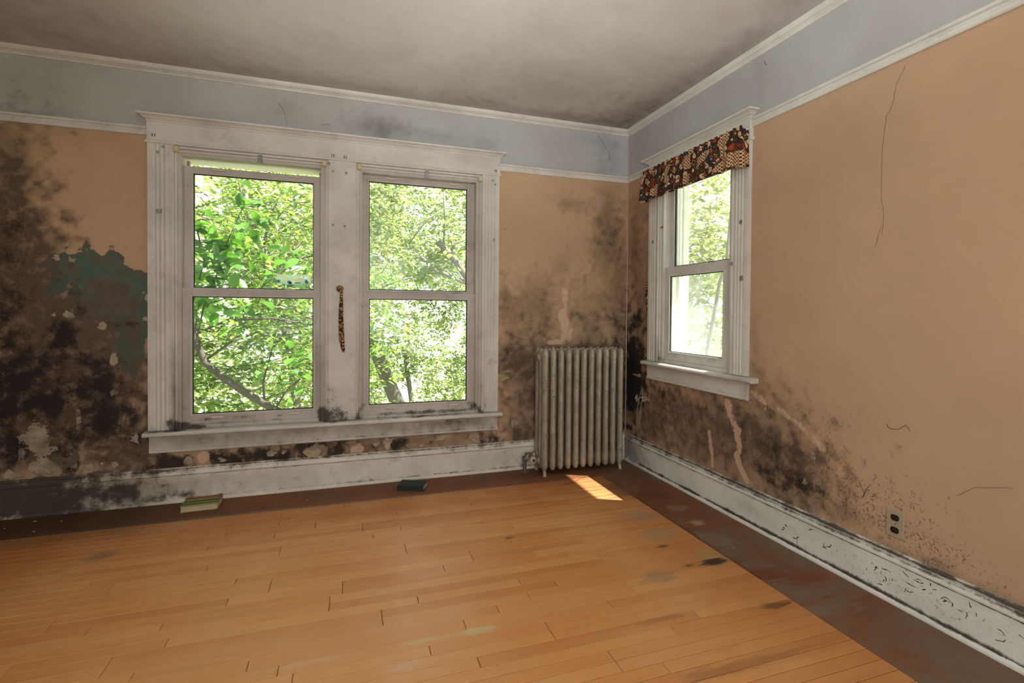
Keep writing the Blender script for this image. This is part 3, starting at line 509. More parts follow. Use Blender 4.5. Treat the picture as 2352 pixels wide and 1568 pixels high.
for i, (wl, pts) in enumerate(CRACKS):
    ribbon(wl, pts, (.0013 if i in (0, 1, 15) else .0035), M_crack, wall_back if wl == 'B' else wall_right)

M_chipl = plain('yellowed_chip', (.47, .38, .22), .7, var=.2)
def flake(wl, cu, cz, wd, ht, rot=0., lift=.02, mat=None, parent=None, seed=0, off=.0012):
    """a paint scale with a ragged outline, one side of it curling off the wall"""
    mp = IDM if wl == 'B' else RWM; b = MB(mp); r = random.Random(seed*13+5); n = 11
    rad_ = [r.uniform(.4, 1.4) for _ in range(n)]; ca = r.uniform(0, 6.28)
    c0 = b.V((cu, -off-.2*lift, cz)); rings = []
    for q in (.4, .75, 1):
        rg_ = []
        for k in range(n):
            a = 6.283*k/n; rr = q*(1+(rad_[k]-1)*q)
            x, z = .5*rr*cos(a), .5*rr*sin(a); lf = max(0, x*cos(ca)+z*sin(ca))*2
            x2 = (x*cos(rot)*wd-z*sin(rot)*ht)*(1-.25*lf*lf*lift/.03); z2 = x*sin(rot)*wd+z*cos(rot)*ht
            rg_.append(b.V((cu+x2, -(off+lift*lf**2.2), cz+z2)))
        rings.append(rg_)
    for k in range(n):
        j = (k+1) % n; b.bm.faces.new((c0, rings[0][k], rings[0][j]))
        for p, q in zip(rings, rings[1:]): b.bm.faces.new((p[k], q[k], q[j], p[j]))
    return b.build('paint_flake', mat, parent, smooth=False, solid=.0009)
for i, (wl, u, z, wd, ht) in enumerate(FLAKES):
    lift = (.012 if i > 2 else .03); mt = M_chip if i % 4 else M_chipl
    if i in (11, 12, 13): mt = M_chipd
    if i == 11: lift = .05
    if ht > .2: continue
    flake(wl, u, z, wd, ht, rot=[.1, -.1, .5, .2, .15, .4, .7, .6, 0, .1, .5, 0, .05, 0, .6, .5, 0, 0, .1][i % 19]*(-1 if i % 2 else 1) if wl == 'B' else 0, lift=lift, mat=mt, parent=wall_back if wl == 'B' else wall_right, seed=i)

for pts in ([(-.235, .60), (-.205, .47), (-.19, .40), (-.21, .325)], [(-.25, .60), (-.262, .53), (-.243, .42), (-.212, .325)]):
    o = ribbon('R', pts, .011, M_mint, wall_right, 'peeling_strip')
    for v in o.data.vertices: v.co.x -= .004+.012*abs(sin((v.co.z-.325)*11.4))
# dark mould threads on the right baseboard
rs = random.Random(77); b = MB(RWM)
def thread(b, u, z, L, wd, dp):
    a = rs.uniform(0, 6.28); prev = None; n = max(3, int(L/.008))
    for i in range(n):
        a += rs.uniform(-.8, .8); u += .008*cos(a); z += .008*sin(a)*.8
        z = max(.03, z)
        if abs(z-.09) > .068: break
        w_ = wd*rs.uniform(.3, 1)*(1-abs(i/n-.4)); c_, d_ = b.V((u-sin(a)*w_, -dp, z+cos(a)*w_)), b.V((u+sin(a)*w_, -dp, z-cos(a)*w_))
        if prev: b.bm.faces.new((prev[0], c_, d_, prev[1]))
        prev = (c_, d_)
for i in range(17):
    cu = -1.4-1.2*rs.random()**.8; cz = rs.uniform(.06, .14)
    for j in range(rs.randint(1, 4)): thread(b, cu+rs.gauss(0, .006), cz+rs.gauss(0, .006), rs.uniform(.02, .055), .0030, .0201)
bbr = [o for o in bpy.data.objects if o.name == 'baseboard_right'][0]
o = b.build('mould_threads', M_brown, bbr); o['kind'] = 'stuff'
b = MB(RWM)
for i in range(26):
    cu = rs.uniform(-2.3, -1.5); cz = .24+.3*rs.random()**1.6
    for j in range(rs.randint(1, 3)):
        a = rs.uniform(0, 6.28); prev = None; u, z = cu+rs.gauss(0, .01), cz+rs.gauss(0, .01)
        for k in range(rs.randint(2, 6)):
            a += rs.uniform(-.7, .7); u += .007*cos(a); z += .007*sin(a); w_ = .0015*rs.uniform(.3, 1)
            c_, d_ = b.V((u-sin(a)*w_, -.0006, z+cos(a)*w_)), b.V((u+sin(a)*w_, -.0006, z-cos(a)*w_))
            if prev: b.bm.faces.new((prev[0], c_, d_, prev[1]))
            prev = (c_, d_)
o = b.build('mould_threads', M_brown, wall_right); o['kind'] = 'stuff'
# ------------------------------------------------------------------ windows
def wearpaint(o, mp, spots):
    c = coords(o).astype(float); paint2(o, c[:, 0] if mp is IDM else c[:, 1], c[:, 2], spots)

def wearbox(o, mp, spots, step=.045):
    """cut a boxy part finer, then paint its wear"""
    bm = bmesh.new(); bm.from_mesh(o.data); ax = 0 if mp is IDM else 1
    for k in (ax, 2):
        lo = min(v.co[k] for v in bm.verts); hi = max(v.co[k] for v in bm.verts); n = int((hi-lo)/step); nv = Vector((0, 0, 0)); nv[k] = 1
        cuts = [lo+(hi-lo)*i/n for i in range(1, n)]
        if k == 2: cuts = [q for q in np.concatenate([np.arange(lo+.005, min(hi, lo+.10), .011), np.arange(lo+.12, hi, .07)])]
        for q in cuts:
            c = Vector((0, 0, 0)); c[k] = q
            bmesh.ops.bisect_plane(bm, geom=bm.verts[:]+bm.edges[:]+bm.faces[:], plane_co=c, plane_no=nv)
    bm.to_mesh(o.data); bm.free(); wearpaint(o, mp, spots)

def casing(name, mp, u0, u1, z0, z1, mat, parent, flutes=True, flip=False):
    """fluted vertical board"""
    w_ = u1-u0; d0 = .024
    if flutes:
        prof = [(0, .001), (0, d0), (.004, d0+.001), (.030, d0+.001), (.034, d0-.003), (.040, d0-.005)]
        x = .040
        while x < w_-.040:
            prof += [(x+.004, d0-.001), (x+.011, d0+.001), (x+.018, d0-.001), (x+.022, d0-.005)]; x += .024
        prof += [(w_-.014, d0-.004), (w_-.012, d0+.003), (w_-.003, d0+.003), (w_, d0-.002), (w_, .001)]
    else:
        prof = [(0, .001), (0, d0-.004), (.006, d0-.004), (.009, d0), (w_-.009, d0), (w_-.006, d0-.004), (w_, d0-.004), (w_, .001)]
    if flip: prof = [(w_-p, q) for p, q in prof][::-1]
    b = MB(mp); b.ext(prof, lambda a, p, q: (u0+p, -q, a), z0, z1, .05)
    return b.build(name, mat, parent)

def capprof(zb, d0=.026):
    return [(0, zb), (d0, zb), (d0+.004, zb+.004), (d0+.004, zb+.010), (d0+.012, zb+.014), (d0+.020, zb+.022), (d0+.030, zb+.028), (d0+.042, zb+.031), (d0+.044, zb+.040), (0, zb+.042)]
def headcap(mp, u0, u1, zb, mat, parent):
    """crown cap with mitred returns"""
    p = capprof(zb); pm_ = max(a for a, _ in p); b = MB(mp); rings = []
    base = .026
    rings.append([(u0-max(0, a-base), -0.001, z) for a, z in p]) if False else None
    R = [[(u0-max(0, a-base), -.001, z) for a, z in p], [(u0-max(0, a-base), -a, z) for a, z in p]]
    n = 40
    for i in range(1, n): 
        R.append([(u0+(u1-u0)*i/n, -a, z) for a, z in p])
    R += [[(u1+max(0, a-base), -a, z) for a, z in p], [(u1+max(0, a-base), -.001, z) for a, z in p]]
    b.loft(R); return b.build('header_cap', mat, parent)

def pane(mp, u0, u1, z0, z1, d, parent, mat=None):
    return MB(mp).box(u0, u1, d-.0015, d+.0015, z0, z1).build('pane', mat or M_glass, parent)

def sash(name, mp, u0, u1, z0, z1, g, d0, d1, parent, mat, glass=None, latch=True, latch_z=None, latch_mat=None):
    """g=(gu0,gu1,gz0,gz1) glass opening; frame with a raised inner bead"""
    b = MB(mp)
    b.box(u0, g[0], d0, d1, z0, z1).box(g[1], u1, d0, d1, z0, z1).box(g[0], g[1], d0, d1, z0, g[2]).box(g[0], g[1], d0, d1, g[3], z1)
    o = b.build(name, mat, parent, bevel=.0025)
    i = .014; b = MB(mp); e = .004     # glazing bead standing proud round the opening
    A, B_, C, D = g[0]-i, g[1]+i, g[2]-i, g[3]+i
    b.box(A, g[0], d0-e, d0+.006, C, D).box(g[1], B_, d0-e, d0+.006, C, D).box(g[0], g[1], d0-e, d0+.006, C, g[2]).box(g[0], g[1], d0-e, d0+.006, g[3], D)
    b.build('glazing_bead', mat, o, bevel=.0015)
    b = MB(mp); k = .005               # dark rubber gasket round the glass
    b.box(g[0], g[0]+k, d0+.004, d0+.016, g[2], g[3]).box(g[1]-k, g[1], d0+.004, d0+.016, g[2], g[3]).box(g[0], g[1], d0+.004, d0+.016, g[2], g[2]+k).box(g[0], g[1], d0+.004, d0+.016, g[3]-k, g[3])
    b.build('gasket', M_dark, o)
    pane(mp, g[0], g[1], g[2], g[3], d0+.013, o, glass)
    if latch:
        lz = latch_z if latch_z is not None else (z0+g[2])/2
        for t in (.24, .80):
            uc = u0+(u1-u0)*t
            MB(mp).box(uc-.036, uc+.036, d0-.012, d0+.001, lz-.006, lz+.006).build('sash_latch', latch_mat or M_ivory, o, bevel=.003)
    return o

def fillmark(mp, u, z, d, parent, w_=.013, h_=.02, mat=None):
    w_ *= 1.25; h_ *= 1.3
    b = MB(mp); r = random.Random(int(u*1000+z*77)); n = 9
    for s_ in (-1, 1):
        v = [b.V((u+s_*w_*.4+w_*.28*cos(6.283*k/n)*r.uniform(.6, 1.2), -d-.0012, z+h_*.5*sin(6.283*k/n)*r.uniform(.6, 1.2))) for k in range(n)]
        b.bm.faces.new(v)
    return b.build('filled_screw_hole', mat or M_patch, parent, solid=.001)

# ---- double window of the back wall
win1 = tag(empty('window_1', (-2.23, 0, .45)), 'wide double sash window in white fluted casing on the back wall', 'window', kind='structure')
def W_(o, spots=()):   # bring a child built in world coordinates under its empty
    o.matrix_parent_inverse = o.parent.matrix_world.inverted() if False else Matrix.Translation(-Vector(o.parent.location))
    return o
STW1 = [('k', -3.19, .47, .08, .035, 1.3), ('k', -3.12, .462, .16, .014, 1.2), ('k', -2.335, .48, .05, .06, 1.2), ('k', -1.7, .480, .42, .010, .75), ('k', -2.08, .53, .03, .03, .7), ('k', -1.30, .50, .04, .03, 1.0), ('k', -2.8, .48, .36, .007, .6), ('f', -2.4, .75, .03, .35, .5), ('f', -3.14, .8, .03, .35, .4), ('f', -2.75, 1.31, .4, .03, .3), ('f', -2.1, .8, .03, .4, .35), ('f', -1.3, .8, .03, .4, .35), ('f', -1.7, 2.14, .4, .02, .5), ('f', -2.75, 2.09, .4, .02, .5), ('k', -3.2, .47, .07, .03, 1), ('k', -3.17, .46, .12, .012, .9), ('k', -2.33, .47, .04, .05, .9), ('k', -2.31, .6, .015, .12, .5), ('k', -2.13, .47, .03, .03, .9), ('k', -1.25, .48, .05, .03, .9), ('k', -2.7, .462, .4, .010, .55), ('k', -1.7, .47, .5, .014, .75), ('k', -1.7, .447, .5, .006, .6),
        ('f', -3.19, .6, .05, .25, .45), ('f', -2.35, .7, .03, .3, .4), ('f', -1.25, .6, .04, .2, .35), ('s', -1.7, .49, .5, .04, .8), ('s', -2.75, .47, .45, .03, .5), ('k', -1.235, .6, .012, .1, .5), ('f', -2.9, .5, .3, .03, .3), ('k', -2.85, .507, .1, .008, .75), ('k', -2.6, .507, .05, .008, .9),
        ('k', -3.03, .505, .05, .010, .9), ('f', -1.7, 1.32, .5, .03, .3)]
o = W_(casing('casing', IDM, -3.346, -3.205, .455, 2.218, M_trim, win1)); wearpaint(o, IDM, STW1+[('f', -3.21, .7, .01, .3, .6)])
o = W_(casing('mullion_casing', IDM, -2.318, -2.130, .455, 2.214, M_trim, win1, flutes=False)); wearpaint(o, IDM, STW1)
o = W_(casing('casing', IDM, -1.245, -1.112, .455, 2.214, M_trim, win1, flip=True)); wearpaint(o, IDM, STW1)
b = MB().ext([(0, 2.232), (.024, 2.232), (.024, 2.345), (0, 2.345)], lambda a, p, q: (a, -p, q), -3.348, -1.108, .05)
o = W_(b.build('header_board', M_trim, win1)); wearpaint(o, IDM, [('f', -1.25, 2.33, .06, .02, .3), ('f', -1.4, 2.34, .3, .01, .3)])
b = MB().ext([(0, 2.214), (.026, 2.214), (.031, 2.218), (.031, 2.228), (.026, 2.232), (0, 2.232)], lambda a, p, q: (a, -p, q), -3.356, -1.102, .05)
W_(b.build('header_bead', M_trim, win1))
W_(headcap(IDM, -3.348, -1.108, 2.344, M_trim, win1))
st = [(-.035, .421), (-.048, .421), (-.058, .4235), (-.064, .430), (-.064, .440), (-.058, .4475), (-.045, .450), (.03, .453), (.03, .425), (0, .421)]
b = MB().ext([(q, z) for q, z in st], lambda a, p, q: (a, p, q), -3.366, -1.086, .03)
o = W_(b.build('stool', M_trim, win1)); wearpaint(o, IDM, [('k', -1.65, .452, .5, .004, .75), ('s', -1.7, .445, .5, .02, .7), ('f', -2.5, .45, .5, .01, .3), ('p', -1.58, .452, .05, .003, .8), ('k', -2.28, .451, .05, .005, .8), ('k', -3.2, .452, .15, .004, .9), ('f', -3.3, .44, .1, .02, .3)])
b = MB().ext([(0, .421), (.020, .421), (.020, .39), (.020, .36), (.020, .334), (.0185, .332), (.0185, .3295), (.022, .328), (.023, .320), (.018, .314), (0, .314)], lambda a, p, q: (a, -p, q), -3.342, -1.112, .03)
o = W_(b.build('apron', M_trim, win1)); wearpaint(o, IDM, [('f', -2.2, .37, 1.3, .06, .5), ('f', -1.5, .38, .35, .05, .7), ('f', -3.1, .38, .3, .04, .5), ('f', -2.5, .40, .3, .02, .5), ('k', -1.45, .39, .14, .025, .5), ('k', -1.6, .37, .06, .03, .45), ('f', -3.1, .40, .25, .02, .4), ('p', -1.4, .385, .02, .006, .7), ('k', -1.8, .332, 1., .003, .6), ('p', -2.1, .38, .05, .004, .5), ('p', -2.78, .405, .03, .012, .6), ('k', -1.2, .33, .1, .01, .5)])
# frame lining: jambs, centre post, head, sill
b = MB()
b.box(-3.215, -3.172, -.006, TH+.04, .452, 2.215).box(-2.362, -2.318, -.006, TH+.04, .452, 2.215).box(-2.318, -2.130, .001, TH+.03, .452, 2.215)
b.box(-2.130, -2.092, -.006, TH+.04, .452, 2.215).box(-1.286, -1.245, -.006, TH+.04, .452, 2.215)
b.box(-3.172, -2.362, -.004, TH+.04, 2.158, 2.215).box(-2.092, -1.286, -.004, TH+.04, 2.158, 2.215)
o = W_(b.build('jamb', M_sash, win1, bevel=.002)); 
b = MB()
for x0, x1 in ((-3.172, -2.362), (-2.092, -1.286)): b.box(x0, x1, .0, TH+.07, .452, .474)
o = W_(b.build('sill', M_sash, win1, bevel=.003))
b = MB()      # stop mouldings round both openings
for x0, x1 in ((-3.205, -2.318), (-2.130, -1.245)):
    for p in (x0, x1-.013): b.box(p, p+.013, -.016, -.004, .455, 2.205)
    b.box(x0, x1, -.016, -.003, 2.196, 2.213)
    b.box(x0+.013, x1-.013, -.012, -.003, 2.178, 2.190)
o = W_(b.build('stop_moulding', M_trim, win1, bevel=.003))
# sashes
o = W_(sash('upper_sash', IDM, -3.172, -2.362, 1.30, 2.112, (-3.119, -2.408, 1.342, 2.066), .048, .085, win1, M_sash, M_glass, True, 2.098, M_ivory))
us_left = o
o = W_(sash('lower_sash', IDM, -3.172, -2.362, .474, 1.338, (-3.117, -2.408, .541, 1.286), .010, .046, win1, M_sash, M_glass, True, .516)); ls_left = o
o = W_(sash('upper_sash', IDM, -2.092, -1.286, 1.30, 2.158, (-2.046, -1.343, 1.352, 2.113), .048, .085, win1, M_sash, M_glass_h, True, 2.142))
o = W_(sash('lower_sash', IDM, -2.092, -1.286, .474, 1.336, (-2.045, -1.346, .543, 1.287), .010, .046, win1, M_sash, M_glass, True, .518))
for x in (-2.96, -2.55, -1.88, -1.42):
    W_(MB().box(x-.03, x+.03, .02, .046, 1.338, 1.344).build('sash_lock', M_steel, win1, bevel=.001))
for ch in list(win1.children):
    if ch.name.split('.')[0] in ('lower_sash', 'upper_sash', 'jamb', 'sill', 'stop_moulding'): wearbox(ch, IDM, STW1)
# storm windows outside
for k, (x0, x1) in enumerate(((-3.172, -2.362), (-2.092, -1.286))):
    b = MB(); y0, y1 = .118, .135
    b.box(x0, x0+.014, y0, y1, .474, 2.158).box(x1-.014, x1, y0, y1, .474, 2.158).box(x0, x1, y0, y1, .474, .484)
    if k == 0: b.box(x0, x1, y0, y1, 1.282, 1.335)
    else: b.box(x0, x1, y0, y1, 1.30, 1.335)
    W_(b.build('storm_frame', M_alu, win1))
# hardware and marks
for x, z in ((-3.192, 2.190), (-2.338, 2.186), (-2.112, 2.186), (-1.262, 2.180)):
    W_(MB().box(x-.014, x+.014, -.045, -.008, z-.019, z+.017).build('shade_bracket', M_cream, win1, bevel=.005))
for x in (-2.728, -1.651):
    o = W_(MB().box(x-.012, x+.012, -.018, -.001, 2.158, 2.205).box(x-.014, x+.014, -.021, -.006, 2.196, 2.206).box(x-.014, x+.014, -.021, -.006, 2.155, 2.163).build('shade_clip', M_steel, win1, bevel=.002))
for x, z in ((-3.312, 2.262), (-2.284, 2.245), (-2.205, 2.243), (-1.142, 2.232+.02)): W_(fillmark(IDM, x, z, .024, win1))
for x, z in ((-3.29, 2.16), (-3.262, 2.196), (-2.282, 1.78), (-2.206, 1.777), (-2.283, 2.14), (-2.20, 2.135), (-1.145, 2.15), (-1.165, 2.18), (-1.152, 1.74), (-3.275, 1.80), (-2.31, 2.19)): W_(fillmark(IDM, x, z, .0252, win1, .009, .018))
W_(fillmark(IDM, -3.283, 1.805, .026, win1, .02, .03, M_alu))
# sticker on the upper left pane
m = NM('faded_sticker', .6, .2)
v = m.voro(42); cc = m.ramp(v.outputs['Color'], [(0, (.75, .85, .8)), (.35, (.55, .75, .75)), (.55, (.75, .75, .5)), (.75, (.8, .6, .62)), (1, (.6, .8, .62))])
tr = m.N.new('ShaderNodeBsdfTransparent'); tl = m.N.new('ShaderNodeBsdfTranslucent'); m.set(tl.inputs[0], cc)
mx = m.N.new('ShaderNodeMixShader'); mx.inputs[0].default_value = .55; m.L.new(tr.outputs[0], mx.inputs[1]); m.L.new(tl.outputs[0], mx.inputs[2]); m.L.new(mx.outputs[0], m.N['Material Output'].inputs[0])
M_stick = m.m; M_blue = plain('sticker_blue', (.05, .35, .55), .6)
b = MB().box(-2.638, -2.424, .0565, .0585, 1.378, 1.444)
so = b.build('sticker', M_stick, us_left)
b = MB()
for (x, z, r) in ((-2.628, 1.396, .012), (-2.562, 1.391, .013), (-2.553, 1.386, .009), (-2.452, 1.392, .012), (-2.456, 1.404, .008), (-2.52, 1.388, .006), (-2.508, 1.388, .006), (-2.496, 1.388, .006)):
    v = [b.V((x+r*cos(k*.785), .0555, z+r*.9*sin(k*.785))) for k in range(8)]; b.bm.faces.new(v)
b.build('sticker_lettering', M_blue, us_left, solid=.0006)
for ch in us_left.children: pass

# ---- small window of the right wall
win2 = tag(empty('window_2', (0, -.83, .84)), 'narrow sash window with a patterned valance on the right wall', 'window', kind='structure')
mp = RWM; T2 = M_trim2
STW2 = [('f', -.46, .9, .03, .2, .5), ('k', -.47, .87, .03, .02, .7), ('k', -1.19, .87, .03, .02, .7), ('f', -1.2, .95, .02, .2, .4), ('s', -.8, .88, .5, .03, .5), ('s', -1.25, .9, .1, .1, .4)]
o = W_(casing('casing', mp, -1.325, -1.190, .845, 2.192, T2, win2)); wearpaint(o, mp, STW2)
o = W_(casing('casing', mp, -.462, -.334, .845, 2.192, T2, win2, flip=True)); wearpaint(o, mp, STW2)
b = MB(mp).ext([(0, 2.208), (.024, 2.208), (.024, 2.318), (0, 2.318)], lambda a, p, q: (a, -p, q), -1.328, -.332, .05)
W_(b.build('header_board', T2, win2))
b = MB(mp).ext([(0, 2.190), (.026, 2.190), (.031, 2.194), (.031, 2.204), (.026, 2.208), (0, 2.208)], lambda a, p, q: (a, -p, q), -1.336, -.326, .05)
W_(b.build('header_bead', T2, win2))
W_(headcap(mp, -1.328, -.332, 2.316, T2, win2))
b = MB(mp).ext([(q, z+.391) for q, z in st], lambda a, p, q: (a, p, q), -1.392, -.305, .03)
o = W_(b.build('stool', T2, win2)); wearpaint(o, mp, [('f', -1.3, .83, .1, .02, .4), ('f', -.8, .845, .4, .005, .3)])
b = MB(mp).ext([(0, .812), (.020, .812), (.020, .77), (.020, .728), (.0185, .726), (.0185, .7235), (.022, .722), (.023, .712), (.018, .705), (0, .705)], lambda a, p, q: (a, -p, q), -1.325, -.330, .05)
o = W_(b.build('apron', T2, win2)); wearpaint(o, mp, [('f', -1.31, .75, .03, .06, .5), ('k', -.8, .725, .6, .002, .5)])
b = MB(mp)
b.box(-1.205, -1.160, -.006, TH+.04, .842, 2.20).box(-.500, -.452, -.006, TH+.04, .842, 2.20).box(-1.16, -.50, -.004, TH+.04, 2.15, 2.20)
W_(b.build('jamb', T2, win2, bevel=.002))
W_(MB(mp).box(-1.16, -.50, 0, TH+.07, .842, .866).build('sill', T2, win2, bevel=.003))
b = MB(mp)
for p in (-1.193, -.475): b.box(p, p+.013, -.016, -.004, .845, 2.19)
W_(b.build('stop_moulding', T2, win2, bevel=.003))
W_(sash('upper_sash', mp, -1.160, -.500, 1.49, 2.15, (-1.114, -.556, 1.538, 2.10), .048, .085, win2, T2, M_glass_h, False))
W_(sash('lower_sash', mp, -1.160, -.500, .866, 1.53, (-1.096, -.560, .926, 1.466), .010, .046, win2, T2, M_glass_hh, True, .905))
for y in (-.98, -.72): W_(MB(mp).box(y-.03, y+.03, .015, .046, 1.530, 1.537).build('sash_lock', M_steel, win2, bevel=.001))
b = MB(mp); b.box(-1.16, -1.138, .118, .135, .866, 2.15).box(-.522, -.500, .118, .135, .866, 2.15).box(-1.16, -.5, .118, .135, .866, .886).box(-1.16, -.5, .118, .135, 1.49, 1.52)
W_(b.build('storm_frame', M_ext, win2))
W_(MB(mp).box(-.508, -.44, TH, TH+.05, .80, 2.3).box(-1.24, -1.152, TH, TH+.04, .80, 2.3).box(-1.24, -.44, TH, TH+.04, 2.15, 2.3).build('exterior_casing', M_ext, win2, bevel=.003))
for ch in list(win2.children):
    if ch.name.split('.')[0] in ('lower_sash', 'upper_sash', 'jamb', 'sill', 'stop_moulding'): wearbox(ch, RWM, STW2)
W_(MB(mp).box(-.512, -.478, -.0175, -.0155, 1.822, 1.834).build('orange_tape', M_tape, win2))
W_(MB(mp).box(-1.288, -1.268, -.0275, -.0245, 1.395, 1.424).build('grey_plate', M_alu, win2))
for y, z in ((-1.275, 2.232), (-1.27, 1.735), (-.395, 1.735), (-1.20, 1.50)): W_(fillmark(mp, y, z, .0255, win2, .012, .022))
for ob in (us_left,):
    for ch in list(ob.children): pass

# ------------------------------------------------------------------ radiator
m = NM('radiator_paint', .36, .5); m.b.inputs['Metallic'].default_value = .12
n = m.noise(14, 6, .6); c = m.mix(m.ss(n, .35, .7), (.31, .275, .195), (.42, .38, .285))
chip = m.ss(m.noise(85, 5, .65), .60, .635); low = m.ss(m.noise(6, 3), .42, .6)
c = m.mix(m.math('MULTIPLY', chip, low), c, (.035, .02, .014))
c = m.mix(m.math('MULTIPLY', m.ss(m.noise(120, 3), .62, .66), .6), c, (.06, .035, .02))
c = m.mix(m.math('MULTIPLY', m.ss(m.noise(5, 5, .7), .5, .7), .3), c, (.16, .13, .09))
m.bump(m.noise(60, 4), .25, .003); M_rad = m.col(c)
rad = tag(empty('radiator', (-.5, -.15, 0)), 'old silver painted cast iron column radiator in the corner', 'radiator')
def rprof(hw, hd, n=14):   # cross-section of a column (x, y)
    return [(hw*cos(2*pi*k/n), hd*sin(2*pi*k/n)) for k in range(n)]
def radsection(last):
    """three merged columns with rounded header and foot, built around x=0"""
    obs = MB()
    yf, ym, yb = -.222, -.150, -.078; zt, zb = .905, .085
    for yc, hd, hw in ((yf, .033, .0215), (ym, .030, .0185), (yb, .033, .0215)):
        zs = [(zb-.048, .2), (zb-.044, .55), (zb-.034, .82), (zb-.014, .98), (zb+.03, 1), (zb+.1, .93), ((zt+zb)/2, .90), (zt-.12, .93), (zt-.05, 1), (zt-.004, .99), (zt+.014, .84), (zt+.024, .55), (zt+.028, .2)]
        obs.loft([[(x*s_, yc+y*s_, z) for x, y in rprof(hw, hd)] for z, s_ in zs])
    # header and footer arches joining the columns
    for zc, hz in ((zt-.028, .046), (zb+.012, .048)):
        R = []
        for i in range(13):
            y = yf-.012+(yb-yf+.024)*i/12; e = min(1, .55+.9*min(i, 12-i)/4)
            R.append([((.0195*cos(2*pi*k/12))*e, y, zc+hz*e*sin(2*pi*k/12)) for k in range(12)])
        obs.loft(R)
    for zc in (zt-.04, zb+.01):       # push nipples between sections
        obs.tube([(-.033, ym, zc), (.033, ym, zc)], .026, 12)
    for y in (yf+.0375, yb-.0375): obs.box(-.009, .009, y-.012, y+.012, zb+.03, zt-.05)
    return obs
sec = radsection(False).build('section', M_rad, rad, smooth=True); W_(sec)
pitch = .0625; x0 = -.812
for i in range(11):
    o = sec if i == 0 else sec.copy()
    if i: COL.objects.link(o)
    o.location = (x0+i*pitch, 0, 0)
    b = MB().tube([(x0+i*pitch+.004, -.215, .925), (x0+i*pitch+.004, -.217, .947)], [.006, .003], 6)
    W_(b.build('air_pin', M_rad, rad, smooth=True))
for x in (x0, x0+10*pitch):
    for yf, s_ in ((-.232, 1), (-.068, -1)):
        b = MB(); R = []
        for z, hw, y0_, y1_ in ((.15, .02, 0, .05), (.09, .021, -.004, .055), (.06, .019, -.006, .036), (.035, .014, -.008, .018), (.014, .013, -.012, .010), (.004, .016, -.018, .012), (0, .016, -.018, .012)):
            ya_, yb_ = yf+s_*y0_, yf+s_*y1_; yc = (ya_+yb_)/2; hy = abs(yb_-ya_)/2
            R.append([(x+hw*cos(2*pi*k/12), yc+hy*sin(2*pi*k/12), z) for k in range(12)])
        W_(b.loft(R).build('leg', M_rad, rad, smooth=True))
# supply valve, left
M_pipe = plain('old_iron_pipe', (.20, .175, .14), .4, .5); M_bronze = plain('painted_brass', (.26, .24, .18), .4, .5)
b = MB().tube([(-.92, -.10, 0), (-.92, -.10, .098)], .013, 12).tube([(-.92, -.10, .0005), (-.92, -.10, .006)], .034, 16)
W_(b.build('supply_pipe', M_pipe, rad, smooth=False))
vb = MB().tube([(-.92, -.10, .085), (-.92, -.10, .115), (-.908, -.10, .128), (-.885, -.10, .130), (-.84, -.12, .128)], [.020, .021, .021, .019, .018], 12).tube([(-.885, -.10, .128), (-.885, -.17, .122)], [.016, .013], 12)
W_(vb.build('valve_body', M_bronze, rad, smooth=True))
W_(MB().tube([(-.862, -.112, .128), (-.842, -.122, .128)], .027, 6).build('union_nut', M_bronze, rad, bevel=.002))
b = MB(); R = []
for r_, y in ((.006, -.166), (.021, -.168), (.027, -.176), (.027, -.190), (.022, -.198), (.014, -.200), (.012, -.192)): R.append([(-.885+r_*cos(2*pi*k/20)*.9, y, .112+r_*sin(2*pi*k/20)) for k in range(20)])
o = W_(b.loft(R).build('valve_handle', plain('worn_cream_handle', (.62, .46, .30), .5), rad, smooth=True)); o['label'] = 'round cream valve handle'
W_(MB().tube([(-.885, -.199, .112), (-.885, -.1915, .112)], .013, 10).build('handle_centre', M_brown, rad))
b = MB(); R = []
for r_, x in ((.010, -.150), (.024, -.148), (.026, -.130), (.020, -.122), (.008, -.120)): R.append([(x, -.15+r_*cos(2*pi*k/14), .105+r_*1.25*sin(2*pi*k/14)) for k in range(14)])
o = W_(b.loft(R).build('end_plug', plain('chalky_white', (.55, .53, .48), .6), rad, smooth=True)); o['label'] = 'white end plug'

# ------------------------------------------------------------------ valance over the small window
m = NM('valance_print', .85, .1); uvn = m.N.new('ShaderNodeUVMap'); uvn.uv_map = 'UVMap'; UV = uvn.outputs[0]
wv = m.vmath('ADD', UV, m.scale(m.vmath('SUBTRACT', m.N.new('ShaderNodeTexNoise').outputs['Color'], (.5, .5, .5)), (.02, .02, .02)))
v1 = m.voro(23, UV); ed = m.voro(23, UV, 'DISTANCE_TO_EDGE').outputs['Distance']
v1c = m.N.new('ShaderNodeSeparateColor'); m.set(v1c.inputs[0], v1.outputs['Color'])
cellc = m.ramp(v1c.outputs[0], [(0, (.055, .032, .016)), (.22, (.52, .36, .20)), (.40, (.19, .03, .015)), (.55, (.03, .036, .05)), (.68, (.075, .05, .02)), (.84, (.58, .42, .25)), (.93, (.30, .055, .02))], 'CONSTANT')
c = m.mix(m.ss(ed, .06, .09), (.035, .02, .012), cellc)
core = m.ss(v1.outputs['Distance'], .24, .17); c = m.mix(m.math('MULTIPLY', core, .8), c, m.ramp(v1c.outputs[1], [(0, (.26, .04, .02)), (.4, (.05, .055, .07)), (.7, (.55, .40, .24))], 'CONSTANT'))
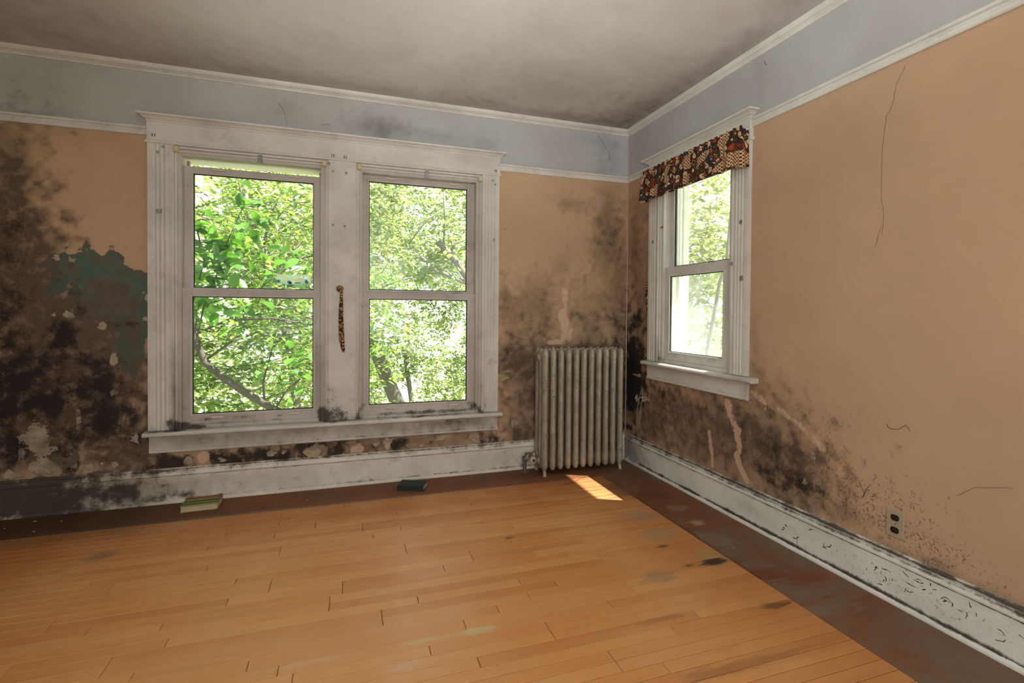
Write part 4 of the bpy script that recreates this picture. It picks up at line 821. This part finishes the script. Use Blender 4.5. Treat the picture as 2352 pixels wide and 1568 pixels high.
# lattice patches
sx = m.N.new('ShaderNodeSeparateXYZ'); m.set(sx.inputs[0], UV)
la = m.math('ADD', sx.outputs[0], sx.outputs[1]); lb = m.math('SUBTRACT', sx.outputs[0], sx.outputs[1])
def stripe(v): return m.ss(m.math('ABSOLUTE', m.math('SUBTRACT', m.math('FRACT', m.math('MULTIPLY', v, 38)), .5)), .30, .36)
lat = m.math('MAXIMUM', stripe(la), stripe(lb)); latc = m.mix(lat, (.10, .022, .012), (.58, .40, .22))
patch = m.ss(m.noise(6.5, 2, .4, UV), .55, .57); c = m.mix(patch, c, latc)
v2 = m.voro(55, UV); dots = m.math('MULTIPLY', m.ss(v2.outputs['Distance'], .28, .2), m.ss(m.noise(11, 2, .5, UV), .52, .56)); c = m.mix(dots, c, (.55, .40, .24))
M_val = m.col(c)
try: m.b.inputs['Transmission Weight'].default_value = 0
except Exception: pass
def cloth(name, fn, nu, nv, uvs, mat, parent=None, thick=.0012):
    vs = [fn(i/nu, j/nv) for i in range(nu+1) for j in range(nv+1)]
    fs = [(i*(nv+1)+j, (i+1)*(nv+1)+j, (i+1)*(nv+1)+j+1, i*(nv+1)+j+1) for i in range(nu) for j in range(nv)]
    me = bpy.data.meshes.new(name); me.from_pydata(vs, [], fs); uvl = me.uv_layers.new(name='UVMap')
    for p in me.polygons:
        p.use_smooth = True
        for li in p.loop_indices:
            v = me.loops[li].vertex_index; i, j = divmod(v, nv+1); uvl.data[li].uv = uvs(i/nu, j/nv)
    o = newobj(name, me, mat, parent)
    s_ = o.modifiers.new('s', 'SOLIDIFY'); s_.thickness = thick; s_.offset = 0
    return o
rv = random.Random(5)
ph = [rv.uniform(0, 6.28) for _ in range(8)]
YA, YB, DEP, ZT, ZB = -.345, -1.318, .082, 2.262, 2.034
def valf(a, t):
    """a along return-front-return, t down"""
    Lr = DEP-.026; Lf = YA-YB; tot = Lf+2*Lr; s_ = a*tot
    if s_ < Lr: x, y, nx, ny = -.028-s_, YA, 0, 1
    elif s_ < Lr+Lf: x, y, nx, ny = -.028-Lr, YA-(s_-Lr), -1, 0
    else: x, y, nx, ny = -.028-Lr+(s_-Lr-Lf), YB, 0, -1
    # rounded corner
    g = (.2+.8*t); fl_ = .005*g*sin(s_*155+ph[0]+.9*sin(s_*23))+.010*t*sin(s_*76+ph[1]+1.6*sin(s_*11+ph[2]))+.008*t*sin(s_*41+ph[3])
    if t < .12: fl_ = .004*sin(s_*240+ph[4])
    fl_ += .012*t+.002
    cz = .5*(1+cos(min(1, min(s_, tot-s_)/.05)*pi))
    z = ZT-(ZT-ZB)*t+.004*sin(s_*130+ph[5])*(1-t)**4-.006*t*sin(s_*76+ph[1])*.9-.020*cz*(1-t)
    if .12 <= t <= .2: fl_ *= .4
    return (x+nx*fl_, y+ny*fl_, z+(.004*sin(s_*9+1)*t))
val = cloth('valance', valf, 520, 26, lambda a, t: (a*1.55, t*.30), M_val)
tag(val, 'gathered brown, red and cream printed valance over the small window', 'curtain')
o = MB(RWM).box(-1.313, -.35, -.076, -.073, 2.235, 2.255).box(-1.317, -1.313, -.076, -.0245, 2.235, 2.255).box(-.35, -.346, -.076, -.0245, 2.235, 2.255).build('curtain_rod', plain('rod_white', (.7, .68, .62), .4), None, bevel=.001)
tag(o, 'flat white curtain rod inside the gathered valance', 'curtain rod')

# fabric tieback hanging on the centre post
tb = tag(empty('fabric_tieback', (-2.235, -.026, 1.347)), 'narrow patterned fabric tieback with a rosette hanging on the post of the double window', 'tieback')
m = NM('tieback_print', .85, .1); v = m.voro(120); vc = m.N.new('ShaderNodeSeparateColor'); m.set(vc.inputs[0], v.outputs['Color'])
M_tie = m.col(m.ramp(vc.outputs[0], [(0, (.04, .022, .012)), (.4, (.09, .05, .02)), (.55, (.42, .24, .11)), (.8, (.50, .33, .17)), (.92, (.2, .03, .015))], 'CONSTANT'))
M_tie2 = m.m
R = []
pth = [(-2.226, 1.330, .008), (-2.228, 1.30, .010), (-2.229, 1.25, .013), (-2.231, 1.20, .013), (-2.230, 1.13, .014), (-2.228, 1.06, .015), (-2.224, 1.0, .015), (-2.220, .965, .014), (-2.216, .94, .011), (-2.212, .922, .004)]
b = MB()
for x, z, wd in pth: R.append([(x+wd*cos(2*pi*k/10)*(1+.12*sin(z*90)), -.034+.007*sin(2*pi*k/10)+.003*sin(z*55+k), z) for k in range(10)])
o = b.loft(R).build('tail', M_tie, tb, smooth=True); W_(o)
b = MB()
for ring, (rr, n_) in enumerate(((.017, 7), (.010, 5))):
    for k in range(n_):
        a = 6.283*k/n_+ring*.4; cx, cz = -2.237+rr*cos(a), 1.351+rr*sin(a)
        b.loft([[(cx+.0085*s_*cos(t_*1.047), -.033-ring*.006-d_, cz+.0085*s_*sin(t_*1.047)) for t_ in range(6)] for s_, d_ in ((1, 0), (1.05, .005), (.6, .009))])
W_(b.build('rosette', M_tie, tb, smooth=True))
W_(MB().tube([(-2.237, -.026, 1.351), (-2.237, -.046, 1.351)], .007, 10).build('button', M_brown, tb))
# the matching one half hidden beside the small window
tb2 = tag(empty('fabric_tieback', (-.012, -.322, 1.38)), 'dark patterned tieback half hidden behind the casing of the small window', 'tieback')
b = MB(); R = []
for y, z, wd in ((-.318, 1.44, .004), (-.314, 1.41, .012), (-.312, 1.38, .016), (-.310, 1.34, .018), (-.312, 1.30, .014), (-.316, 1.26, .009), (-.320, 1.22, .004)):
    R.append([(-.016+.010*sin(2*pi*k/8), y+wd*cos(2*pi*k/8)*(1+.2*sin(z*80)), z) for k in range(8)])
W_(b.loft(R).build('tail', M_tie, tb2, smooth=True))
W_(MB().tube([(-.001, -.318, 1.415), (-.02, -.318, 1.415)], .006, 8).build('button', M_brown, tb2))

# ------------------------------------------------------------------ socket
so = tag(empty('wall_outlet', (0, -2.1375, .328)), 'ivory duplex wall outlet low on the right wall', 'outlet')
b = MB(RWM).box(-2.174, -2.102, -.006, .0, .271, .385)
W_(b.build('cover_plate', plain('aged_ivory_plate', (.42, .37, .24), .45), so, bevel=.003))
M_blk = plain('black_bakelite', (.018, .016, .014), .35)
for zc in (.354, .302):
    b = MB(RWM); pr = []
    for k in range(20):
        a = 2*pi*k/20; pr.append((.0165*cos(a), max(-.0125, min(.0125, .0165*sin(a)))))
    b.loft([[(-2.138+p, d, zc+q) for p, q in pr] for d in (-.005, -.0082)])
    o = W_(b.build('receptacle', M_blk, so))
    b = MB(RWM)
    for dy in (-.0065, .0065): b.box(-2.138+dy-.001, -2.138+dy+.001, -.0086, -.0081, zc-.003, zc+.005)
    b.build('slot', M_brown, o).matrix_parent_inverse = Matrix.Translation(-Vector(so.location)) if False else Matrix.Identity(4)
W_(MB(RWM).tube([(-2.138, -.0055, .328), (-2.138, -.0075, .328)], .003, 8).build('screw', M_steel, so))

# ------------------------------------------------------------------ books
def book(name, loc, rz, L, D, Hh, cm, pm_, label, stripes=None, tilt=0, front=False):
    """lying flat: x = length of spine edge, spine on +y side (or -y when D<0)"""
    e = tag(empty(name, loc, rz), label, 'book'); e.rotation_euler.x = tilt
    t = .0028; s_ = 1 if D > 0 else -1; D = abs(D)
    def bx(a, b_, c, d, f, g): 
        if front: c, d = D-c, D-d
        return (a, b_, min(c, d), max(c, d), f, g)
    MB().box(*bx(0, L, 0, D, 0, t)).build('back_cover', cm, e, bevel=.0008)
    MB().box(*bx(0, L, 0, D, Hh-t, Hh)).build('front_cover', cm, e, bevel=.0008)
    MB().box(*bx(0, L, D-t, D+.002, 0, Hh)).build('spine', cm if not stripes else stripes[1], e, bevel=.001)
    b = MB(); n = 9
    for i in range(n):
        z0_ = t+(Hh-2*t)*i/n; j = .0006*((i*7) % 3)
        b.box(*bx(.003+j, L-.003-j, .003+j, D-t, z0_+.0002, z0_+(Hh-2*t)/n-.0001))
    b.build('page_block', pm_, e)
    if stripes:
        for k, (y0, y1) in enumerate(stripes[2]):
            MB().box(*bx(.0, L, y0, y1, Hh-.0002, Hh+.0005)).build('cover_stripe', stripes[0], e)
    return e
M_page = plain('aged_pages', (.62, .49, .34), .85); M_page2 = plain('yellowed_pages', (.50, .40, .26), .85)
M_bgreen = plain('dark_green_cloth', (.020, .034, .028), .6); M_by = plain('olive_yellow_cover', (.34, .30, .09), .5); M_bo = plain('orange_brown_cover', (.30, .10, .02), .5); M_bs = plain('green_stripe', (.05, .13, .035), .5)
a1 = math.atan2(-.216+.214, -2.925+3.117)
book('book', (-3.125, -.217, .0), .035, .195, .150, .036, M_by, M_page, 'book with green and yellow striped cover lying by the baseboard', (M_bs, M_bo, [(.022, .044), (.062, .090)]))
MBo = [o for o in bpy.data.objects if o.name == 'book'][0]
MB().box(0, .195, .112, .152, .0358, .0366).box(.183, .197, .02, .152, .0358, .0364).build('cover_band', M_bo, MBo)
book('book', (-1.870, -.210, .0), -.40, .180, .118, .033, M_bgreen, M_page2, 'small dark green clothbound book lying by the baseboard', front=True)

# ------------------------------------------------------------------ crumbs, cord and cobweb
cr_ = random.Random(21)
spots_ = [(-3.79, -.27), (-3.86, -.11), (-3.72, -.15), (-3.96, -.18), (-2.43, -.22), (-2.2, -.36), (-1.75, -.55), (-1.35, -.62), (-2.6, -.75), (-3.2, -1.0), (-.62, -1.4), (-.35, -1.0), (-.39, -1.98), (-1.05, -1.55), (-1.5, -1.0), (-3.0, -1.62), (-2.2, -1.3), (-1.7, -2.0), (-.3, -1.55), (-.9, -2.1), (-3.4, -.6), (-2.9, -.6), (-1.2, -1.25), (-2.0, -.85), (-1.1, -.5), (-.85, -.75)]
for i, (x, y) in enumerate(spots_):
    b = MB(); r_ = cr_.uniform(.003, .006)*(2.4 if i in (0, 1) else 1); n = 6
    top_ = [(x+r_*cr_.uniform(.5, 1.3)*cos(6.283*k/n), y+r_*cr_.uniform(.4, .9)*sin(6.283*k/n)) for k in range(n)]
    b.loft([[(p, q, .0002) for p, q in top_], [(p*.9+x*.1, q*.9+y*.1, .003) for p, q in top_]])
    o = b.build('paint_crumb', M_chip)
    if i == 0: tag(o, 'largest pale paint crumb, on the dark border left of the striped book', 'paint crumb')
    elif i == 1: tag(o, 'flat pale paint crumb against the black end of the baseboard', 'paint crumb')
    else: tag(o, 'tiny pale crumb of paint on the floorboards', 'paint crumb', 'paint crumbs scattered on the floor')
P = [(-.75, -.44, .0025), (-.70, -.435, .003), (-.66, -.42, .0025), (-.62, -.385, .003), (-.58, -.35, .0025), (-.53, -.335, .003), (-.48, -.345, .0025)]
tag(MB().tube(P, .0013, 6).build('thin_wire', M_brown, smooth=True), 'thin dark wire lying across the sunlit patch of floor', 'wire')
# ------------------------------------------------------------------ outside
M_grd = plain('sunlit_yard', (.50, .55, .45), .9, var=.2)
m = NM('yard', .9, .1); n = m.noise(.35, 5, .6); M_grd = m.col(m.mix(m.ss(n, .42, .58), (.22, .34, .12), (.62, .60, .55)))
g = MB(); g.box(-40, 40, TH+.1, 45, -3.6, -3.4).box(.3, 40, -40, TH+.1, -3.6, -3.4)
tag(g.build('ground', M_grd), 'sunlit yard below the windows', 'ground', kind='structure')
b = MB().box(TH, .835, -4.5, .75, 2.78, 2.9).box(-6, .70, TH, .55, 2.78, 2.9)
tag(b.build('trim_8', M_eave), 'painted roof eave outside above the windows', 'trim', kind='structure')
b = MB().box(XL-TH, TH, TH-.001, TH+.02, -3.4, .40).box(XL-TH, -3.42, TH-.001, TH+.02, .40, 2.8).box(-1.05, TH, TH-.001, TH+.02, .40, 2.8)
tag(b.build('wall_outer', M_ext), 'white clapboard outer face of the house', 'wall', kind='structure')

def leafmat(name, cols, tr=.55):
    m = NM(name, .45, .3); m.N.remove(m.b)
    r = m.G.outputs['Random Per Island']; oi = m.N.new('ShaderNodeObjectInfo').outputs['Random']
    rr = m.math('FRACT', m.math('ADD', r, oi)); c = m.ramp(rr, cols)
    d = m.N.new('ShaderNodeBsdfDiffuse'); t = m.N.new('ShaderNodeBsdfTranslucent'); gl = m.N.new('ShaderNodeBsdfGlossy'); gl.inputs['Roughness'].default_value = .4
    gl.inputs[0].default_value = (1, 1, 1, 1)
    m.set(d.inputs[0], c); m.set(t.inputs[0], m.mix(1.0, c, (1.15, 1.02, .6), 'MULTIPLY'))
    a = m.N.new('ShaderNodeMixShader'); a.inputs[0].default_value = tr; m.L.new(d.outputs[0], a.inputs[1]); m.L.new(t.outputs[0], a.inputs[2])
    b_ = m.N.new('ShaderNodeMixShader'); b_.inputs[0].default_value = .04; m.L.new(a.outputs[0], b_.inputs[1]); m.L.new(gl.outputs[0], b_.inputs[2])
    m.L.new(b_.outputs[0], m.N['Material Output'].inputs[0]); return m.m
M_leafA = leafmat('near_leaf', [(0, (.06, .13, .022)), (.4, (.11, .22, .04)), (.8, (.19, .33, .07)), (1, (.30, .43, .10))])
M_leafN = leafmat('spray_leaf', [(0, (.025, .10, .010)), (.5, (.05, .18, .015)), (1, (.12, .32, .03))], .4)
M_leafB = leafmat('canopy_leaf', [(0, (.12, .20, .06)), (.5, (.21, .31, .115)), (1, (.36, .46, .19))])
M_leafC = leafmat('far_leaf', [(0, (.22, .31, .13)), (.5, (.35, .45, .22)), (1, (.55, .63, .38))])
M_bark = plain('grey_bark', (.075, .065, .05), .9, var=.25); M_bark2 = plain('pale_bark', (.15, .14, .115), .9, var=.25)

NP = np.random.default_rng(12)
def leafverts(L, W):
    """folded lens-shaped leaf, base at the origin along +x"""
    return np.array([(0, 0, 0), (.33*L, 0, -.02*L), (.70*L, 0, -.05*L), (L, 0, -.14*L), (.30*L, .46*W, .05*L), (.68*L, .40*W, .01*L), (.30*L, -.46*W, .05*L), (.68*L, -.40*W, .01*L)])
LF = [(0, 1, 4), (1, 2, 5, 4), (2, 3, 5), (0, 6, 1), (1, 6, 7, 2), (2, 7, 3)]
def frames(n, pitch=.35, yaw=None):
    """random leaf frames: mostly flat blades with a droop"""
    ya_ = NP.uniform(0, 2*pi, n) if yaw is None else yaw
    pi_ = NP.normal(-.25, pitch, n); ro_ = NP.normal(0, .45, n)
    f = np.stack([np.cos(ya_)*np.cos(pi_), np.sin(ya_)*np.cos(pi_), np.sin(pi_)], 1)
    s = np.stack([-np.sin(ya_), np.cos(ya_), np.zeros(n)], 1); u = np.cross(f, s)
    s2 = s*np.cos(ro_)[:, None]+u*np.sin(ro_)[:, None]; u2 = np.cross(f, s2)
    return f, s2, u2
def leafmesh(name, pos, size, mat, parent, wr=.55, pitch=.35, kind=True):
    n = len(pos); f, s, u = frames(n, pitch); B = leafverts(1, wr)
    V = pos[:, None, :]+(B[None, :, 0:1]*f[:, None, :]+B[None, :, 1:2]*s[:, None, :]+B[None, :, 2:3]*u[:, None, :])*size[:, None, None]
    V = V.reshape(-1, 3)
    idx = []; tot = []
    base = np.arange(n)*8
    loops = np.concatenate([np.array(q) for q in LF]); cnt = np.array([len(q) for q in LF])
    LI = (base[:, None]+loops[None, :]).ravel(); LT = np.tile(cnt, n); LS = np.concatenate([[0], np.cumsum(LT)[:-1]])
    me = bpy.data.meshes.new(name); me.vertices.add(len(V)); me.vertices.foreach_set('co', V.astype(np.float32).ravel())
    me.loops.add(len(LI)); me.loops.foreach_set('vertex_index', LI.astype(np.int32)); me.polygons.add(len(LT))
    me.polygons.foreach_set('loop_start', LS.astype(np.int32)); me.polygons.foreach_set('loop_total', LT.astype(np.int32)); me.update(calc_edges=True)
    o = newobj(name, me, mat, parent)
    if kind: o['kind'] = 'stuff'
    return o
def twigspray(center, n, length, drop=.0):
    """points along a few wandering twigs"""
    out = []
    return out
def crown(name, label, c, rad, nclu, per, lsize, mat, bark, trunk, lw=.34, parts=0, seed=1, hole=None, pitch=.35, r0=.12):
    t = tag(empty(name, (trunk[0][0], trunk[0][1], trunk[0][2])), label, 'tree')
    rg = np.random.default_rng(seed); c = np.array(c); rad = np.array(rad)
    q = rg.normal(size=(nclu*3, 3)); q /= np.linalg.norm(q, axis=1)[:, None]; q *= (rg.random(nclu*3)**.45)[:, None]
    P = c+q*rad
    d = fbm(P[:, 0]*1.1+seed, P[:, 2]*1.3+P[:, 1]*.7); P = P[d > .40][:nclu]
    if hole is not None: P = P[[not any(h(p) for h in hole) for p in P]]
    pos = []; tw = MB()
    for i, p in enumerate(P):
        a = rg.uniform(0, 2*pi); L = rg.uniform(.3, .6)*lw/.34; dr = np.array([cos(a), sin(a), rg.uniform(-.25, .25)])
        s_ = p-dr*L/2; e_ = p+dr*L/2; mid = p+rg.normal(0, .03, 3)
        if i % 2 == 0: tw.tube([tuple(s_), tuple(mid), tuple(e_)], [.006, .0045, .002], 4, False)
        tt = rg.random(per)[:, None]
        pos.append(s_+(e_-s_)*tt+rg.normal(0, .035*lw/.34, (per, 3)))
    W_(tw.build('twigs', bark, t))['kind'] = 'stuff'
    pos = np.concatenate(pos); size = rg.uniform(.7, 1.25, len(pos))*lsize
    # the big limbs
    W_(MB().tube(trunk, [r0*(1-.5*i/len(trunk)) for i in range(len(trunk))], 10).build('trunk', bark, t, smooth=True))
    return t, pos, size
camp = np.array([-2.185, -3.599, 1.203])

# near tree: cherry-like, its limb sweeping past the lower left pane
TA, pos, size = crown('tree', 'near broad-leaved tree with a curved limb seen through the left panes of the double window', (-3.7, 3.0, 1.0), (2.3, 1.5, 2.6), 1350, 11, .085, M_leafA, M_bark,
    [(-1.3, 2.4, -3.4), (-1.5, 2.4, -1.6), (-1.75, 2.35, -.8), (-2.18, 2.3, -.41), (-2.63, 2.3, -.06), (-2.96, 2.3, .14), (-3.23, 2.3, .33), (-3.44, 2.3, .5), (-3.6, 2.3, .66), (-3.69, 2.3, .94), (-3.7, 2.3, 1.25), (-3.79, 2.3, 1.61), (-3.8, 2.4, 2.3)], seed=4, r0=.05,
    hole=[lambda p: p[1] < 1.7, lambda p: p[1] < 2.35 and p[2] < 1.2 and abs(p[2]-(.33-(p[0]+3.23)*.62)) < .28])
# leafy sprays close to the glass on the left
rg = np.random.default_rng(8)
def spray(path, n, spread, out):
    path = [np.array(p) for p in path]
    for k in range(n):
        t = rg.random()*(len(path)-1); i = int(t); p = path[i]+(path[i+1]-path[i])*(t-i)
        out.append(p+rg.normal(0, spread, 3))
near = []
spray([(-3.0, 1.0, 2.07), (-3.13, 1.0, 1.74), (-3.21, 1.0, 1.45), (-3.29, 1.0, 1.24)], 105, .085, near)
spray([(-3.35, 1.0, 1.9), (-3.3, 1.05, 1.6), (-3.38, 1.0, 1.2)], 60, .09, near)
spray([(-2.60, 1.3, 1.68), (-2.75, 1.2, 1.58), (-2.95, 1.1, 1.39)], 26, .07, near)
spray([(-3.5, 1.3, 1.2), (-3.2, 1.3, 1.22), (-2.95, 1.3, 1.15)], 18, .05, near)
spray([(-2.2, 1.5, 1.0), (-2.5, 1.5, .75), (-2.65, 1.5, .5)], 40, .14, near)
near = np.array(near); nsz = rg.uniform(.11, .165, len(near))
allp = np.concatenate([near, pos]); alls = np.concatenate([nsz, size])
ang = alls/np.linalg.norm(allp-camp, axis=1)
# visible through the double window: inside the wedge of sight lines
dx = (allp[:, 0]-camp[0])/(allp[:, 1]-camp[1]); dz = (allp[:, 2]-camp[2])/(allp[:, 1]-camp[1])
vis = (dx > -.28) & (dx < -.03) & (dz > -.2) & (dz < .27)
order = np.argsort(-(ang*vis)); pick = order[:290]
lm = bpy.data.meshes.new('leaf'); B = leafverts(1, .56); lm.from_pydata([tuple(v) for v in B], [], LF); lm.materials.append(M_leafA)
lm2 = lm.copy(); lm2.materials.clear(); lm2.materials.append(M_leafN)
f, s, u = frames(290, .45)
for k, i in enumerate(pick):
    o = bpy.data.objects.new('leaf', lm2 if i < len(near) else lm); COL.objects.link(o); o.parent = TA
    Mx = Matrix((Vector(f[k])*alls[i], Vector(s[k])*alls[i], Vector(u[k])*alls[i])).transposed().to_4x4(); Mx.translation = Vector(allp[i])-Vector(TA.location)
    o.matrix_local = Mx
rest = np.setdiff1d(np.arange(len(allp)), pick)
W_(leafmesh('foliage', allp[rest], alls[rest], M_leafA, TA))
for pth_, r_ in (([(-3.6, 2.3, .67), (-3.36, 2.3, .86), (-3.07, 2.3, .98)], .014), ([(-3.03, 2.3, .18), (-3.05, 2.3, .42), (-2.96, 2.3, .79), (-2.8, 2.3, 1.0)], .014), ([(-2.92, 2.3, .15), (-2.83, 2.3, .31), (-2.68, 2.3, .45)], .012),
                ([(-3.29, 1.0, 1.24), (-3.21, 1.0, 1.45), (-3.13, 1.0, 1.74), (-3.0, 1.0, 2.07), (-3.05, 1.0, 2.3)], .006), ([(-2.54, 1.3, 1.71), (-2.71, 1.2, 1.58), (-2.89, 1.1, 1.39), (-3.29, 1.0, 1.24)], .005), ([(-3.8, 2.3, .2), (-3.29, 1.0, 1.24)], .009),
                ([(-3.69, 2.3, .94), (-3.35, 2.1, 1.1), (-2.9, 1.9, 1.12), (-2.5, 1.8, 1.05)], .012), ([(-3.35, 1.0, 1.9), (-3.3, 1.05, 1.6), (-3.38, 1.0, 1.2)], .006)):
    W_(MB().tube(pth_, [r_*(1-.4*i/len(pth_)) for i in range(len(pth_))], 7).build('branch', M_bark, TA, smooth=True))

# forked tree further back, upper left pane
TBk, pos, size = crown('tree', 'pale sunlit tree with a forked stem behind the upper left pane', (-4.2, 5.9, 2.4), (3.2, 1.6, 2.8), 1500, 12, .105, M_leafC, M_bark2,
    [(-2.6, 4.1, -3.4), (-2.8, 4.1, -1), (-2.95, 4, .6), (-3.1, 4, 1.28), (-3.22, 4, 1.64), (-3.29, 4, 1.99), (-3.38, 4, 2.23), (-3.49, 4, 2.52), (-3.6, 4.1, 3.4)], seed=9, r0=.062)
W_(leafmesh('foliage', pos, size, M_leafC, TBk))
for pth_, r_ in (([(-3.29, 4, 2.1), (-3.2, 4, 2.51), (-3.0, 4, 3.0)], .022), ([(-3.36, 4, 2.2), (-3.4, 4, 2.41), (-3.39, 4, 2.88)], .018), ([(-3.32, 4, 1.51), (-2.94, 4, 2.01), (-2.65, 4, 2.33)], .014)):
    W_(MB().tube(pth_, r_, 7).build('branch', M_bark2, TBk, smooth=True))

# big leaning trunk in the right-hand panes
TC, pos, size = crown('tree', 'large tree with a thick leaning trunk behind the right panes', (-1.2, 8.1, 1.5), (3.6, 1.5, 3.6), 2300, 13, .092, M_leafB, M_bark,
    [(-.47, 6.5, -3.4), (-.83, 6.5, -1.84), (-1.23, 6.5, -.67), (-1.44, 6.5, -.14), (-1.62, 6.5, .29), (-1.79, 6.5, .72), (-2.0, 6.6, 1.6), (-2.1, 6.8, 2.6)], seed=15, r0=.17)
W_(leafmesh('foliage', pos, size, M_leafB, TC))
TG, pos, size = crown('tree', 'low bushy tree in full leaf behind the leaning trunk', (-.9, 10.6, -.9), (3.4, 1.0, 2.3), 1500, 13, .10, M_leafB, M_bark2,
    [(-.2, 10.6, -3.4), (-.4, 10.6, -1.8), (-.7, 10.6, .2)], seed=52, r0=.09)
W_(leafmesh('foliage', pos, size, M_leafB, TG))
TD, pos, size = crown('tree', 'mossy limbed tree reaching in from the right of the double window', (-.7, 5.1, 2.6), (1.6, .8, 1.4), 430, 10, .10, M_leafB, M_bark2,
    [(1.6, 4.3, -3.4), (1.3, 4.4, -.5), (.7, 4.5, .8), (.05, 4.5, 1.39), (-.29, 4.5, 1.75), (-.55, 4.5, 2.1), (-.8, 4.5, 2.34)], seed=23, r0=.085, hole=[lambda p: p[2] < 1.7])
W_(leafmesh('foliage', pos, size, M_leafB, TD))
for pth_, r_ in (([(-.1, 4.5, 1.6), (-.55, 4.5, 1.76), (-.83, 4.5, 1.88), (-1.08, 4.5, 2.08)], .035), ([(-.58, 4.5, 2.18), (-.51, 4.5, 2.32), (-.26, 4.5, 2.44)], .02), ([(-.7, 4.5, 2.3), (-.68, 4.5, 2.73), (-.7, 4.5, 3.16)], .018), ([(-1.26, 4.5, 2.28), (-.98, 4.5, 2.68), (-.7, 4.5, 2.88)], .012)):
    W_(MB().tube(pth_, r_, 8).build('branch', M_bark2, TD, smooth=True))
# distant green behind everything
TE, pos, size = crown('tree', 'distant pale green tree behind the left panes', (-7.5, 12.5, .5), (5.4, 2.2, 5.0), 1500, 12, .18, M_leafC, M_bark2, [(-7, 12.5, -3.4), (-7, 12.5, -1), (-7.1, 12.5, 2)], seed=31, lw=.5, r0=.2)
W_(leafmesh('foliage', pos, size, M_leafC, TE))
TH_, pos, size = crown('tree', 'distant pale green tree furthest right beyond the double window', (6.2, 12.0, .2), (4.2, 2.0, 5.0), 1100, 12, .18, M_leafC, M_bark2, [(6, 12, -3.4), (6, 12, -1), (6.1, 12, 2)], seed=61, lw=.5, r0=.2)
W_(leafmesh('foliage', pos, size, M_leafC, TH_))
# seen through the small window
TF, pos, size = crown('tree', 'bright leafy tree beyond the small window on the right', (3.9, 3.6, 1.0), (2.2, 2.2, 3.6), 1700, 12, .115, M_leafC, M_bark2,
    [(2.7, 2.4, -3.4), (2.5, 2.1, -1.0), (2.4, 1.91, .73), (2.4, 1.79, 1.2), (2.4, 1.7, 1.6), (2.4, 1.58, 1.87), (2.4, 1.5, 2.6)], seed=44, r0=.03, hole=[lambda p: p[0] < 1.7])
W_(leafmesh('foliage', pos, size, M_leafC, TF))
